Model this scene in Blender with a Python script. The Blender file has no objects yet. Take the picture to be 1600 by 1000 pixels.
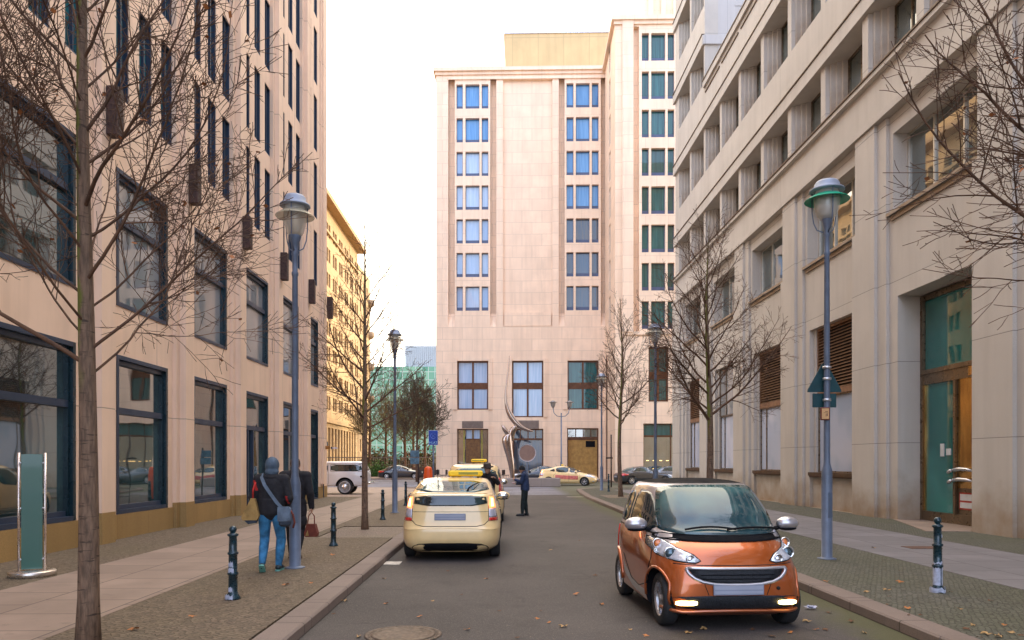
import bpy, bmesh, math, random
from mathutils import Vector, Matrix, noise as mnoise
from math import sin, cos, pi, radians, sqrt
random.seed(7)
sc = bpy.context.scene
COL = sc.collection

# ------------------------------------------------------------------ camera
FPX = 1150.0; CX = 800.0; CY = 721.5; HC = 1.8; YAW = radians(1.0)
cam_d = bpy.data.cameras.new('camera'); cam = bpy.data.objects.new('camera', cam_d); COL.objects.link(cam)
cam_d.sensor_width = 36; cam_d.lens = 36 * FPX / 1600; cam_d.shift_y = (CY - 500) / 1600
cam_d.clip_end = 3000; cam_d.clip_start = 0.05
cam.location = (0, 0, HC); cam.rotation_euler = (radians(90), 0, -YAW)
sc.camera = cam
RX = Vector((cos(YAW), -sin(YAW), 0)); FW = Vector((sin(YAW), cos(YAW), 0))

# ------------------------------------------------------------------ sky + sun + exposure
SUN_AZ = radians(52); SUN_EL = radians(13)       # azimuth from +Y towards +X
w = bpy.data.worlds.new("World"); sc.world = w; w.use_nodes = True
nt = w.node_tree; nt.nodes.clear()
out = nt.nodes.new('ShaderNodeOutputWorld'); bg = nt.nodes.new('ShaderNodeBackground')
sky = nt.nodes.new('ShaderNodeTexSky'); sky.sky_type = 'NISHITA'; sky.sun_disc = False
sky.sun_elevation = SUN_EL; sky.sun_rotation = SUN_AZ; sky.air_density = 1.0; sky.dust_density = 1.6; sky.ozone_density = 1.5
tc = nt.nodes.new('ShaderNodeTexCoord'); sep = nt.nodes.new('ShaderNodeSeparateXYZ')
nt.links.new(tc.outputs['Generated'], sep.inputs[0])
# thin bright cloud over the far half of the sky, clearer blue behind the camera
nz = nt.nodes.new('ShaderNodeTexNoise'); nz.inputs['Scale'].default_value = 2.2; nz.inputs['Detail'].default_value = 5
nt.links.new(tc.outputs['Generated'], nz.inputs['Vector'])
ad = nt.nodes.new('ShaderNodeMath'); ad.operation = 'MULTIPLY_ADD'; ad.inputs[1].default_value = 0.9
nt.links.new(nz.outputs[0], ad.inputs[0]); nt.links.new(sep.outputs['Y'], ad.inputs[2])
mr = nt.nodes.new('ShaderNodeMapRange'); mr.inputs['From Min'].default_value = 0.1; mr.inputs['From Max'].default_value = 0.8
mr.inputs['To Min'].default_value = 0.5; mr.inputs['To Max'].default_value = 0.97
nt.links.new(ad.outputs[0], mr.inputs['Value'])
mx = nt.nodes.new('ShaderNodeMix'); mx.data_type = 'RGBA'
nt.links.new(mr.outputs[0], mx.inputs['Factor']); nt.links.new(sky.outputs[0], mx.inputs['A'])
cl = nt.nodes.new('ShaderNodeMix'); cl.data_type = 'RGBA'; cl.inputs['A'].default_value = (3.3, 5.2, 10.5, 1); cl.inputs['B'].default_value = (7.4, 6.4, 4.9, 1)
nt.links.new(mr.outputs[0], cl.inputs['Factor']); nt.links.new(cl.outputs['Result'], mx.inputs['B'])
nt.links.new(mx.outputs['Result'], bg.inputs['Color']); bg.inputs['Strength'].default_value = 0.15
nt.links.new(bg.outputs[0], out.inputs['Surface'])
sd = bpy.data.lights.new('sun', 'SUN'); sd.energy = .85; sd.angle = radians(1.5); sd.color = (1.0, 0.74, 0.42)
sun = bpy.data.objects.new('sun', sd); COL.objects.link(sun)
sdir = Vector((sin(SUN_AZ) * cos(SUN_EL), cos(SUN_AZ) * cos(SUN_EL), sin(SUN_EL)))
sun.rotation_euler = sdir.to_track_quat('Z', 'Y').to_euler(); sun.location = (0, 0, 60)
sc.view_settings.view_transform = 'Standard'; sc.view_settings.look = 'None'
sc.view_settings.exposure = 2.05; sc.view_settings.gamma = 1

# ------------------------------------------------------------------ pixel helpers (only used to read positions off the photo)
def P(px, py, z=0.0):
    s = (py - CY) / (HC - z); zc = FPX / s
    v = RX * ((px - CX) / s) + FW * zc
    return Vector((v.x, v.y, z))
def W(px, zc, z=0.0):
    v = RX * ((px - CX) * zc / FPX) + FW * zc
    return Vector((v.x, v.y, z))
def ZA(py, zc): return HC + (CY - py) * zc / FPX

# ------------------------------------------------------------------ materials
MATS = {}
def newmat(name):
    m = bpy.data.materials.new(name); m.use_nodes = True; MATS[name] = m
    return m, m.node_tree, m.node_tree.nodes['Principled BSDF']
def lnk(nt, a, b): nt.links.new(a, b)
def node(nt, t, **kw):
    n = nt.nodes.new(t)
    for k, v in kw.items():
        if k in n.inputs: n.inputs[k].default_value = v
        else: setattr(n, k, v)
    return n
def rgb(c, a=1): return (c[0], c[1], c[2], a)
def mixc(nt, fac, a, b, blend='MIX'):
    n = nt.nodes.new('ShaderNodeMix'); n.data_type = 'RGBA'; n.blend_type = blend
    for key, v in (('Factor', fac), ('A', a), ('B', b)):
        if isinstance(v, (int, float)): n.inputs[key].default_value = v
        elif isinstance(v, tuple): n.inputs[key].default_value = rgb(v)
        else: nt.links.new(v, n.inputs[key])
    return n.outputs['Result']
def noise_fac(nt, vec, scale, detail=4, lo=0.35, hi=0.65, rough=0.55):
    n = node(nt, 'ShaderNodeTexNoise', Scale=scale, Detail=detail, Roughness=rough)
    nt.links.new(vec, n.inputs['Vector'])
    r = node(nt, 'ShaderNodeMapRange'); r.inputs['From Min'].default_value = lo; r.inputs['From Max'].default_value = hi
    nt.links.new(n.outputs[0], r.inputs['Value']); return r.outputs[0]
def objvec(nt): return nt.nodes.new('ShaderNodeTexCoord').outputs['Object']
def swz(nt, vec, order):
    s = nt.nodes.new('ShaderNodeSeparateXYZ'); c = nt.nodes.new('ShaderNodeCombineXYZ'); nt.links.new(vec, s.inputs[0])
    for i, a in enumerate(order): nt.links.new(s.outputs[a], c.inputs[i])
    return c.outputs[0]
def bump(nt, b, h, strength, dist=0.01):
    n = node(nt, 'ShaderNodeBump', Strength=strength, Distance=dist); nt.links.new(h, n.inputs['Height']); nt.links.new(n.outputs[0], b.inputs['Normal'])
def simple(name, c, rough=0.5, metal=0.0, var=0.12, scale=3.0, bmp=0.0, bscale=60, coat=0, ior=None, streak=False):
    m, nt, b = newmat(name)
    v = objvec(nt)
    if streak:
        mp = node(nt, 'ShaderNodeMapping'); mp.inputs['Scale'].default_value = (1, 1, 0.12); nt.links.new(v, mp.inputs[0]); vv = mp.outputs[0]
    else: vv = v
    f = noise_fac(nt, vv, scale)
    lnk(nt, mixc(nt, f, tuple(x * (1 - var) for x in c), tuple(min(1, x * (1 + var)) for x in c)), b.inputs['Base Color'])
    f2 = noise_fac(nt, v, scale * 2.3, 3, 0.3, 0.7)
    r = node(nt, 'ShaderNodeMapRange'); r.inputs['To Min'].default_value = max(0.0, rough - 0.08 * (rough > 0.15)); r.inputs['To Max'].default_value = min(1, rough + 0.1 * (rough > 0.15))
    lnk(nt, f2, r.inputs['Value']); lnk(nt, r.outputs[0], b.inputs['Roughness'])
    b.inputs['Metallic'].default_value = metal
    if coat: b.inputs['Coat Weight'].default_value = coat; b.inputs['Coat Roughness'].default_value = 0.03
    if ior: b.inputs['IOR'].default_value = ior
    if bmp:
        n = node(nt, 'ShaderNodeTexNoise', Scale=bscale, Detail=3); nt.links.new(v, n.inputs['Vector']); bump(nt, b, n.outputs[0], bmp)
    return m
def stone(name, c, axes, bw, bh, mortar=0.012, offset=0.5, rough=0.75, speck=0.0, dirt=0.0, jd=0.55, var=0.1, dirtc=(0.10, 0.06, 0.025), jstr=1.0, freq=2):
    """cladding in slabs: thin joints, each slab slightly different, speckle, grime rising from the ground"""
    m, nt, b = newmat(name); v = objvec(nt); v2 = swz(nt, v, axes)
    br = node(nt, 'ShaderNodeTexBrick', Scale=1.0); br.inputs['Mortar Size'].default_value = mortar; br.inputs['Mortar Smooth'].default_value = 0.15
    br.inputs['Brick Width'].default_value = bw; br.inputs['Row Height'].default_value = bh; br.offset = offset; br.offset_frequency = freq
    br.inputs['Color1'].default_value = (0, 0, 0, 1); br.inputs['Color2'].default_value = (1, 1, 1, 1); br.inputs['Mortar'].default_value = (0.5, 0.5, 0.5, 1)
    nt.links.new(v2, br.inputs['Vector'])
    a = mixc(nt, br.outputs['Color'], tuple(x * (1 - var) for x in c), tuple(x * (1 + var) for x in c))
    f = noise_fac(nt, v, 0.7, 6); a = mixc(nt, f, a, tuple(x * .9 for x in c)); 
    mp = node(nt, 'ShaderNodeMapping'); mp.inputs['Scale'].default_value = (1, 1, 0.08); nt.links.new(v, mp.inputs[0])
    f = noise_fac(nt, mp.outputs[0], 2.5, 6, 0.45, 0.8); g = node(nt, 'ShaderNodeMath', operation='MULTIPLY'); lnk(nt, f, g.inputs[0]); g.inputs[1].default_value = 0.38
    a = mixc(nt, g.outputs[0], a, (c[0] * .6, c[1] * .58, c[2] * .55))
    if speck:
        f = noise_fac(nt, v, 90, 2, 0.42, 0.58); g = node(nt, 'ShaderNodeMath', operation='MULTIPLY'); lnk(nt, f, g.inputs[0]); g.inputs[1].default_value = speck
        a = mixc(nt, g.outputs[0], a, tuple(x * .55 for x in c))
    if dirt:
        s = nt.nodes.new('ShaderNodeSeparateXYZ'); lnk(nt, v, s.inputs[0])
        f = noise_fac(nt, v, 1.6, 5, 0.2, 0.8); h = node(nt, 'ShaderNodeMath', operation='MULTIPLY_ADD'); lnk(nt, f, h.inputs[0]); h.inputs[1].default_value = 1.3; lnk(nt, s.outputs[2], h.inputs[2])
        r = node(nt, 'ShaderNodeMapRange'); r.inputs['From Min'].default_value = 0.5; r.inputs['From Max'].default_value = 2.0; r.inputs['To Min'].default_value = dirt; r.inputs['To Max'].default_value = 0
        lnk(nt, h.outputs[0], r.inputs['Value']); a = mixc(nt, r.outputs[0], a, dirtc)
    g = node(nt, 'ShaderNodeMath', operation='MULTIPLY'); lnk(nt, br.outputs['Fac'], g.inputs[0]); g.inputs[1].default_value = jstr
    a = mixc(nt, g.outputs[0], a, tuple(x * jd for x in c))
    lnk(nt, a, b.inputs['Base Color']); b.inputs['Roughness'].default_value = rough
    n = node(nt, 'ShaderNodeTexNoise', Scale=35, Detail=5); nt.links.new(v, n.inputs['Vector'])
    h = node(nt, 'ShaderNodeMath', operation='MULTIPLY_ADD'); lnk(nt, br.outputs['Fac'], h.inputs[0]); h.inputs[1].default_value = -1.5; lnk(nt, n.outputs[0], h.inputs[2])
    bump(nt, b, h.outputs[0], 0.25, 0.006)
    return m
def glass(name, c, c2=None, rough=0.02, scale=0.6, ior=1.75, wob=0.015):
    """opaque window glass: dark room behind, mirror-like outside; optional second tone for blinds and lit ceilings"""
    m, nt, b = newmat(name); v = objvec(nt)
    if c2:
        f = noise_fac(nt, v, scale, 2, 0.42, 0.58); lnk(nt, mixc(nt, f, c, c2), b.inputs['Base Color'])
    else: b.inputs['Base Color'].default_value = rgb(c)
    b.inputs['Roughness'].default_value = rough; b.inputs['IOR'].default_value = ior
    if wob:
        n = node(nt, 'ShaderNodeTexNoise', Scale=0.9, Detail=1); nt.links.new(v, n.inputs['Vector']); bump(nt, b, n.outputs[0], wob * 10, 0.02)
    return m
def curtain_glass(name, c, c2, c3, ior=1.6):
    m, nt, b = newmat(name); v = objvec(nt); oi = nt.nodes.new('ShaderNodeObjectInfo')
    mp = node(nt, 'ShaderNodeMapping'); mp.inputs['Scale'].default_value = (5, 5, .25); lnk(nt, v, mp.inputs[0]); 
    ad_ = node(nt, 'ShaderNodeVectorMath', operation='ADD'); lnk(nt, mp.outputs[0], ad_.inputs[0]); sc_n = node(nt, 'ShaderNodeVectorMath', operation='SCALE'); sc_n.inputs['Scale'].default_value = .37
    lnk(nt, oi.outputs['Location'], sc_n.inputs[0]); lnk(nt, sc_n.outputs[0], ad_.inputs[1])
    f = noise_fac(nt, ad_.outputs[0], 1.4, 3, .35, .65); a = mixc(nt, f, c, c2)
    g = node(nt, 'ShaderNodeMath', operation='PINGPONG'); lnk(nt, oi.outputs['Random'], g.inputs[0]); g.inputs[1].default_value = 1.0
    r = node(nt, 'ShaderNodeMapRange'); r.inputs['From Min'].default_value = .45; r.inputs['From Max'].default_value = 1.0; r.inputs['To Max'].default_value = .8; lnk(nt, g.outputs[0], r.inputs['Value'])
    a = mixc(nt, r.outputs[0], a, c3); lnk(nt, a, b.inputs['Base Color']); b.inputs['Roughness'].default_value = .03; b.inputs['IOR'].default_value = ior; return m
def emit(name, c, s):
    m, nt, b = newmat(name); b.inputs['Base Color'].default_value = rgb(c); b.inputs['Emission Color'].default_value = rgb(c); b.inputs['Emission Strength'].default_value = s; return m
def clear(name, c, rough=0.03, a=0.35):
    m, nt, b = newmat(name); b.inputs['Base Color'].default_value = rgb(c); b.inputs['Roughness'].default_value = rough; b.inputs['Alpha'].default_value = a; b.inputs['IOR'].default_value = 1.5
    return m

M = {}
M['pink'] = stone('pink_limestone', (0.86, 0.62, 0.445), 'YZX', 6.0, 2.9, 0.012, 0.5, dirt=0.0, jd=.5, var=.04)
M['ochre'] = stone('ochre_travertine', (0.40, 0.245, 0.085), 'YZX', 1.4, 3.0, 0.006, 0.5, speck=.5, var=.25)
M['concrete'] = stone('warm_concrete', (0.58, 0.525, 0.455), 'YZX', 30.0, 2.35, 0.010, 0.0, speck=.32, dirt=.8, jd=.4, var=.04, dirtc=(.25, .145, .06))
M['concrete_x'] = stone('warm_concrete_cross_wall', (0.56, 0.53, 0.50), 'XZY', 1.3, 2.35, 0.008, 0.0, speck=.1, jd=.5, var=.05)
M['cream'] = stone('cream_limestone', (0.94, 0.70, 0.50), 'XZY', 1.95, 1.15, 0.022, 0.5, jd=.74, var=.05)
M['cream_side'] = stone('cream_limestone_side', (0.94, 0.70, 0.50), 'YZX', 1.95, 1.15, 0.022, 0.5, jd=.74, var=.05)
M['gold_clad'] = stone('gold_sheet_cladding', (0.62, 0.44, 0.20), 'XZY', 2.6, 9, 0.03, 0.0, jd=.7, var=.03, rough=.45)
M['sandstone'] = stone('yellow_sandstone', (0.52, 0.345, 0.17), 'YZX', 1.6, 1.1, 0.03, 0.5, jd=.7, var=.08)
M['navy'] = simple('navy_window_frame', (0.026, 0.045, 0.082), 0.4, 0.2, .08, 1)
M['navy_teal'] = simple('petrol_window_reveal', (0.006, 0.024, 0.034), 0.3, 0.1, .05, 1)
M['bronze'] = simple('bronze_frame', (0.11, 0.045, 0.02), 0.4, 0.5, .2)
M['brownsteel'] = simple('rust_brown_steel', (0.045, 0.022, 0.018), 0.6, 0.2, .4, 8, bmp=.3)
M['brownstrip'] = simple('brown_metal_strip', (0.085, 0.045, 0.022), 0.5, 0.3, .25)
M['louvre'] = simple('copper_brown_louvre', (0.26, 0.14, 0.075), 0.45, 0.4, .2)
M['black'] = simple('black_plastic', (0.008, 0.008, 0.010), 0.75, 0, .2, ior=1.2)
M['dark'] = simple('dark_void', (0.004, 0.004, 0.005), 0.8)
M['silver'] = simple('silver_aluminium', (0.62, 0.63, 0.66), 0.3, 0.8, .05)
M['steelframe'] = simple('pale_window_profile', (0.55, 0.50, 0.42), 0.35, 0.5, .1)
def _brass():
    m, nt, b = newmat('polished_brass'); v = objvec(nt)
    b.inputs['Metallic'].default_value = .85; b.inputs['Roughness'].default_value = .14
    mp = node(nt, 'ShaderNodeMapping'); mp.inputs['Scale'].default_value = (3, 3, .7); lnk(nt, v, mp.inputs[0])
    f = noise_fac(nt, mp.outputs[0], 1.2, 3); lnk(nt, mixc(nt, f, (.34, .19, .06), (.60, .36, .12)), b.inputs['Base Color'])
    n = node(nt, 'ShaderNodeTexNoise', Scale=3.0, Detail=2); lnk(nt, mp.outputs[0], n.inputs['Vector']); bump(nt, b, n.outputs[0], .12, .03); return m
M['brass'] = _brass()
M['brownframe'] = simple('bronze_door_frame', (0.17, 0.12, 0.075), 0.3, 0.6, .15)
M['g_dark'] = glass('dark_shop_glass', (0.010, 0.026, 0.030), (0.03, 0.07, 0.075), ior=3.4)
M['g_teal'] = glass('teal_window_glass', (0.01, 0.09, 0.10), (0.02, 0.16, 0.17), ior=2.0)
M['g_grey'] = glass('blinded_window_glass', (0.17, 0.20, 0.21), (0.27, 0.27, 0.27), scale=.35, ior=1.9)
M['g_blue'] = curtain_glass('painted_sky_hotel_glass', (0.07, 0.24, 0.50), (0.13, 0.33, 0.60), (0.05, 0.17, 0.36), 1.6)  # blue of the reflected sky put into the base colours
M['g_pale'] = curtain_glass('curtained_hotel_glass', (0.34, 0.48, 0.66), (0.46, 0.58, 0.74), (0.24, 0.38, 0.60), 1.6)
M['g_dusk'] = curtain_glass('dark_hotel_glass', (0.02, 0.05, 0.09), (0.09, 0.08, 0.07), (0.04, 0.10, 0.18), 1.7)
M['g_green'] = curtain_glass('green_hotel_glass', (0.008, 0.07, 0.075), (0.03, 0.14, 0.14), (0.05, 0.06, 0.05), 1.6)
M['g_mirror'] = glass('mirror_window_glass', (0.03, 0.05, 0.05), (0.07, 0.09, 0.08), ior=3.2)
M['g_white'] = glass('frosted_shop_glass', (0.36, 0.42, 0.52), (0.46, 0.50, 0.60), scale=.5, ior=1.6, rough=.06)
M['g_door'] = glass('green_door_glass', (0.012, 0.12, 0.11), (0.03, 0.20, 0.18), scale=.4, ior=1.8)
M['navy_panel'] = simple('slate_blue_spandrel', (0.06, 0.085, 0.16), 0.4)
M['timber'] = simple('dark_oak_door', (0.16, 0.075, 0.02), 0.5, 0, .3, 4)
M['goldcurtain'] = simple('gold_door_panel', (0.36, 0.20, 0.045), 0.5, 0, .2, 3)
M['slate'] = simple('grey_roof_slate', (0.12, 0.12, 0.13), 0.7)
M['paint_blue'] = simple('post_slate_paint', (0.115, 0.145, 0.20), 0.42, 0.1, .12, 5, bmp=.05)
M['bollard'] = simple('bollard_green_paint', (0.006, 0.032, 0.045), 0.28, 0.1, .3, 12, coat=.4)
M['lampglass'] = clear('lantern_clear_glass', (0.75, 0.72, 0.62), .05, .45)
M['greenglass'] = clear('green_glass_disc', (0.0, 0.42, 0.24), .35, .88)
M['paleglass'] = clear('amber_glass_disc', (0.55, 0.50, 0.36), .06, .55)
M['lampinner'] = simple('ribbed_reflector', (0.55, 0.56, 0.58), .35, .6, .3, 30)
M['amberinner'] = simple('amber_lamp_inner', (0.45, 0.30, 0.13), .3, .4, .4, 20)

# ------------------------------------------------------------------ mesh builder
class MB:
    def __init__(s): s.v = []; s.f = []; s.m = []; s.sm = []
    def add(s, vs, fs, mi=0, smooth=False):
        o = len(s.v); s.v.extend([tuple(v) for v in vs])
        for f in fs: s.f.append([i + o for i in f]); s.m.append(mi); s.sm.append(smooth)
        return s
    def box(s, x0, x1, y0, y1, z0, z1, mi=0, bev=0.0):
        if bev <= 0:
            return s.add([(x0, y0, z0), (x1, y0, z0), (x1, y1, z0), (x0, y1, z0), (x0, y0, z1), (x1, y0, z1), (x1, y1, z1), (x0, y1, z1)],
                         [(0, 3, 2, 1), (4, 5, 6, 7), (0, 1, 5, 4), (1, 2, 6, 5), (2, 3, 7, 6), (3, 0, 4, 7)], mi)
        b = min(bev, abs(x1 - x0) * .45, abs(y1 - y0) * .45, abs(z1 - z0) * .45)
        vs = []; 
        for (zz, ins) in ((z0, b), (z0 + b, 0), (z1 - b, 0), (z1, b)):
            X0, X1, Y0, Y1 = x0 + ins, x1 - ins, y0 + ins, y1 - ins
            k = b if ins == 0 else b * .5
            vs += [(X0 + k, Y0, zz), (X1 - k, Y0, zz), (X1, Y0 + k, zz), (X1, Y1 - k, zz), (X1 - k, Y1, zz), (X0 + k, Y1, zz), (X0, Y1 - k, zz), (X0, Y0 + k, zz)]
        fs = [tuple(reversed(range(8))), tuple(range(24, 32))]
        for r in range(3):
            for i in range(8): fs.append((r * 8 + i, r * 8 + (i + 1) % 8, r * 8 + 8 + (i + 1) % 8, r * 8 + 8 + i))
        return s.add(vs, fs, mi)
    def mbox(s, mp, u0, u1, z0, z1, d0, d1, mi=0):
        c = [mp(u, z, d) for u, z, d in ((u0, z0, d0), (u1, z0, d0), (u1, z0, d1), (u0, z0, d1), (u0, z1, d0), (u1, z1, d0), (u1, z1, d1), (u0, z1, d1))]
        return s.add(c, [(0, 3, 2, 1), (4, 5, 6, 7), (0, 1, 5, 4), (1, 2, 6, 5), (2, 3, 7, 6), (3, 0, 4, 7)], mi)
    def tube(s, pts, rad, n=8, mi=0, cap=True, smooth=True):
        pts = [Vector(p) for p in pts]
        if isinstance(rad, (int, float)): rad = [rad] * len(pts)
        d = (pts[1] - pts[0]).normalized(); ref = Vector((0, 0, 1)) if abs(d.z) < .9 else Vector((1, 0, 0))
        a = d.cross(ref).normalized(); vs = []; fs = []
        for i, p in enumerate(pts):
            if i == 0: t = pts[1] - pts[0]
            elif i == len(pts) - 1: t = pts[-1] - pts[-2]
            else: t = pts[i + 1] - pts[i - 1]
            t = t.normalized() if t.length > 1e-9 else d
            a = (a - t * a.dot(t)); a = a.normalized() if a.length > 1e-6 else t.orthogonal().normalized(); b = t.cross(a)
            for k in range(n):
                an = 2 * pi * k / n; vs.append(p + (a * cos(an) + b * sin(an)) * rad[i])
        for i in range(len(pts) - 1):
            for k in range(n): fs.append((i * n + k, i * n + (k + 1) % n, (i + 1) * n + (k + 1) % n, (i + 1) * n + k))
        if cap: fs.append(tuple(reversed(range(n)))); fs.append(tuple(range((len(pts) - 1) * n, len(pts) * n)))
        return s.add(vs, fs, mi, smooth)
    def lathe(s, prof, n=24, c=(0, 0, 0), axis='z', mi=0, smooth=True):
        vs = []; fs = []
        for (r, h) in prof:
            for k in range(n):
                a = 2 * pi * k / n; x, y = r * cos(a), r * sin(a)
                if axis == 'z': p = (c[0] + x, c[1] + y, c[2] + h)
                elif axis == 'y': p = (c[0] + x, c[1] + h, c[2] + y)
                else: p = (c[0] + h, c[1] + x, c[2] + y)
                vs.append(p)
        for i in range(len(prof) - 1):
            for k in range(n): fs.append((i * n + k, i * n + (k + 1) % n, (i + 1) * n + (k + 1) % n, (i + 1) * n + k))
        closed = tuple(prof[0]) == tuple(prof[-1])
        if not closed and prof[0][0] > 1e-5: fs.append(tuple(reversed(range(n))))
        if not closed and prof[-1][0] > 1e-5: fs.append(tuple(range((len(prof) - 1) * n, len(prof) * n)))
        return s.add(vs, fs, mi, smooth)
    def ball(s, c, r, mi=0, n=16, sq=(1, 1, 1)):
        prof = [(max(1e-6, r * sin(pi * i / n)), -r * cos(pi * i / n)) for i in range(n + 1)]
        o = len(s.v); s.lathe(prof, n * 2, (0, 0, 0), 'z', mi)
        for i in range(o, len(s.v)):
            v = s.v[i]; s.v[i] = (c[0] + v[0] * sq[0], c[1] + v[1] * sq[1], c[2] + v[2] * sq[2])
        return s
    def prism(s, poly, h0, h1, f, mi=0):
        """poly of (a,b) extruded along third coordinate; f(a,b,h)->xyz"""
        n = len(poly); vs = [f(a, b, h0) for a, b in poly] + [f(a, b, h1) for a, b in poly]
        fs = [tuple(reversed(range(n))), tuple(range(n, 2 * n))] + [(i, (i + 1) % n, n + (i + 1) % n, n + i) for i in range(n)]
        return s.add(vs, fs, mi)
    def mesh(s, name, mats, norm=True, weld=False):
        me = bpy.data.meshes.new(name); me.from_pydata(s.v, [], s.f)
        for m in (mats if isinstance(mats, (list, tuple)) else [mats]): me.materials.append(m)
        me.polygons.foreach_set('material_index', s.m); me.polygons.foreach_set('use_smooth', s.sm)
        if norm or weld:
            bm = bmesh.new(); bm.from_mesh(me)
            if weld: bmesh.ops.remove_doubles(bm, verts=bm.verts, dist=1e-5)
            bmesh.ops.recalc_face_normals(bm, faces=bm.faces); bm.to_mesh(me); bm.free()
        me.update(); return me
    def build(s, name, mats, parent=None, norm=True, loc=None, rot=None, weld=False):
        o = bpy.data.objects.new(name, s.mesh(name, mats, norm, weld)); COL.objects.link(o)
        if parent: o.parent = parent
        if loc is not None: o.location = loc
        if rot is not None: o.rotation_euler = rot
        return o
def tag(o, label=None, cat=None, group=None, kind=None):
    if label: o['label'] = label
    if cat: o['category'] = cat
    if group: o['group'] = group
    if kind: o['kind'] = kind
    return o
def thing(name, label, cat, loc=(0, 0, 0), rz=0, group=None):
    o = bpy.data.objects.new(name, None); COL.objects.link(o); o.location = loc; o.rotation_euler = (0, 0, rz); o.empty_display_size = .3
    return tag(o, label, cat, group)
def copy_tree(o, parent=None):
    c = o.copy(); COL.objects.link(c)
    if parent: c.parent = parent
    for ch in list(o.children): copy_tree(ch, c)
    return c
def clone(o, loc, rz, label, group=None):
    c = copy_tree(o); c.location = loc; c.rotation_euler = (0, 0, rz); c['label'] = label
    if group: c['group'] = group
    return c
def wall_grid(mb, mp, u0, u1, z0, z1, ops, t, mi=0, extra_u=(), extra_z=()):
    """wall slab from d=0 to d=t with rectangular openings (ua,ub,za,zb)"""
    us = sorted({u0, u1} | {round(v, 4) for o in ops for v in o[:2] if u0 < v < u1}); zs = sorted({z0, z1} | {round(v, 4) for o in ops for v in o[2:4] if z0 < v < z1})
    def solid(i, j):
        if i < 0 or j < 0 or i >= len(us) - 1 or j >= len(zs) - 1: return None
        cu = (us[i] + us[i + 1]) / 2; cz = (zs[j] + zs[j + 1]) / 2
        for o in ops:
            if o[0] < cu < o[1] and o[2] < cz < o[3]: return False
        return True
    for i in range(len(us) - 1):
        for j in range(len(zs) - 1):
            if not solid(i, j): continue
            a, b, c, d = us[i], us[i + 1], zs[j], zs[j + 1]
            q = lambda *p: mb.add([mp(*x) for x in p], [(0, 1, 2, 3)], mi)
            q((a, c, 0), (b, c, 0), (b, d, 0), (a, d, 0)); q((a, c, t), (b, c, t), (b, d, t), (a, d, t))
            if not solid(i - 1, j): q((a, c, 0), (a, d, 0), (a, d, t), (a, c, t))
            if not solid(i + 1, j): q((b, c, 0), (b, d, 0), (b, d, t), (b, c, t))
            if not solid(i, j - 1): q((a, c, 0), (b, c, 0), (b, c, t), (a, c, t))
            if not solid(i, j + 1): q((a, d, 0), (b, d, 0), (b, d, t), (a, d, t))
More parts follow.
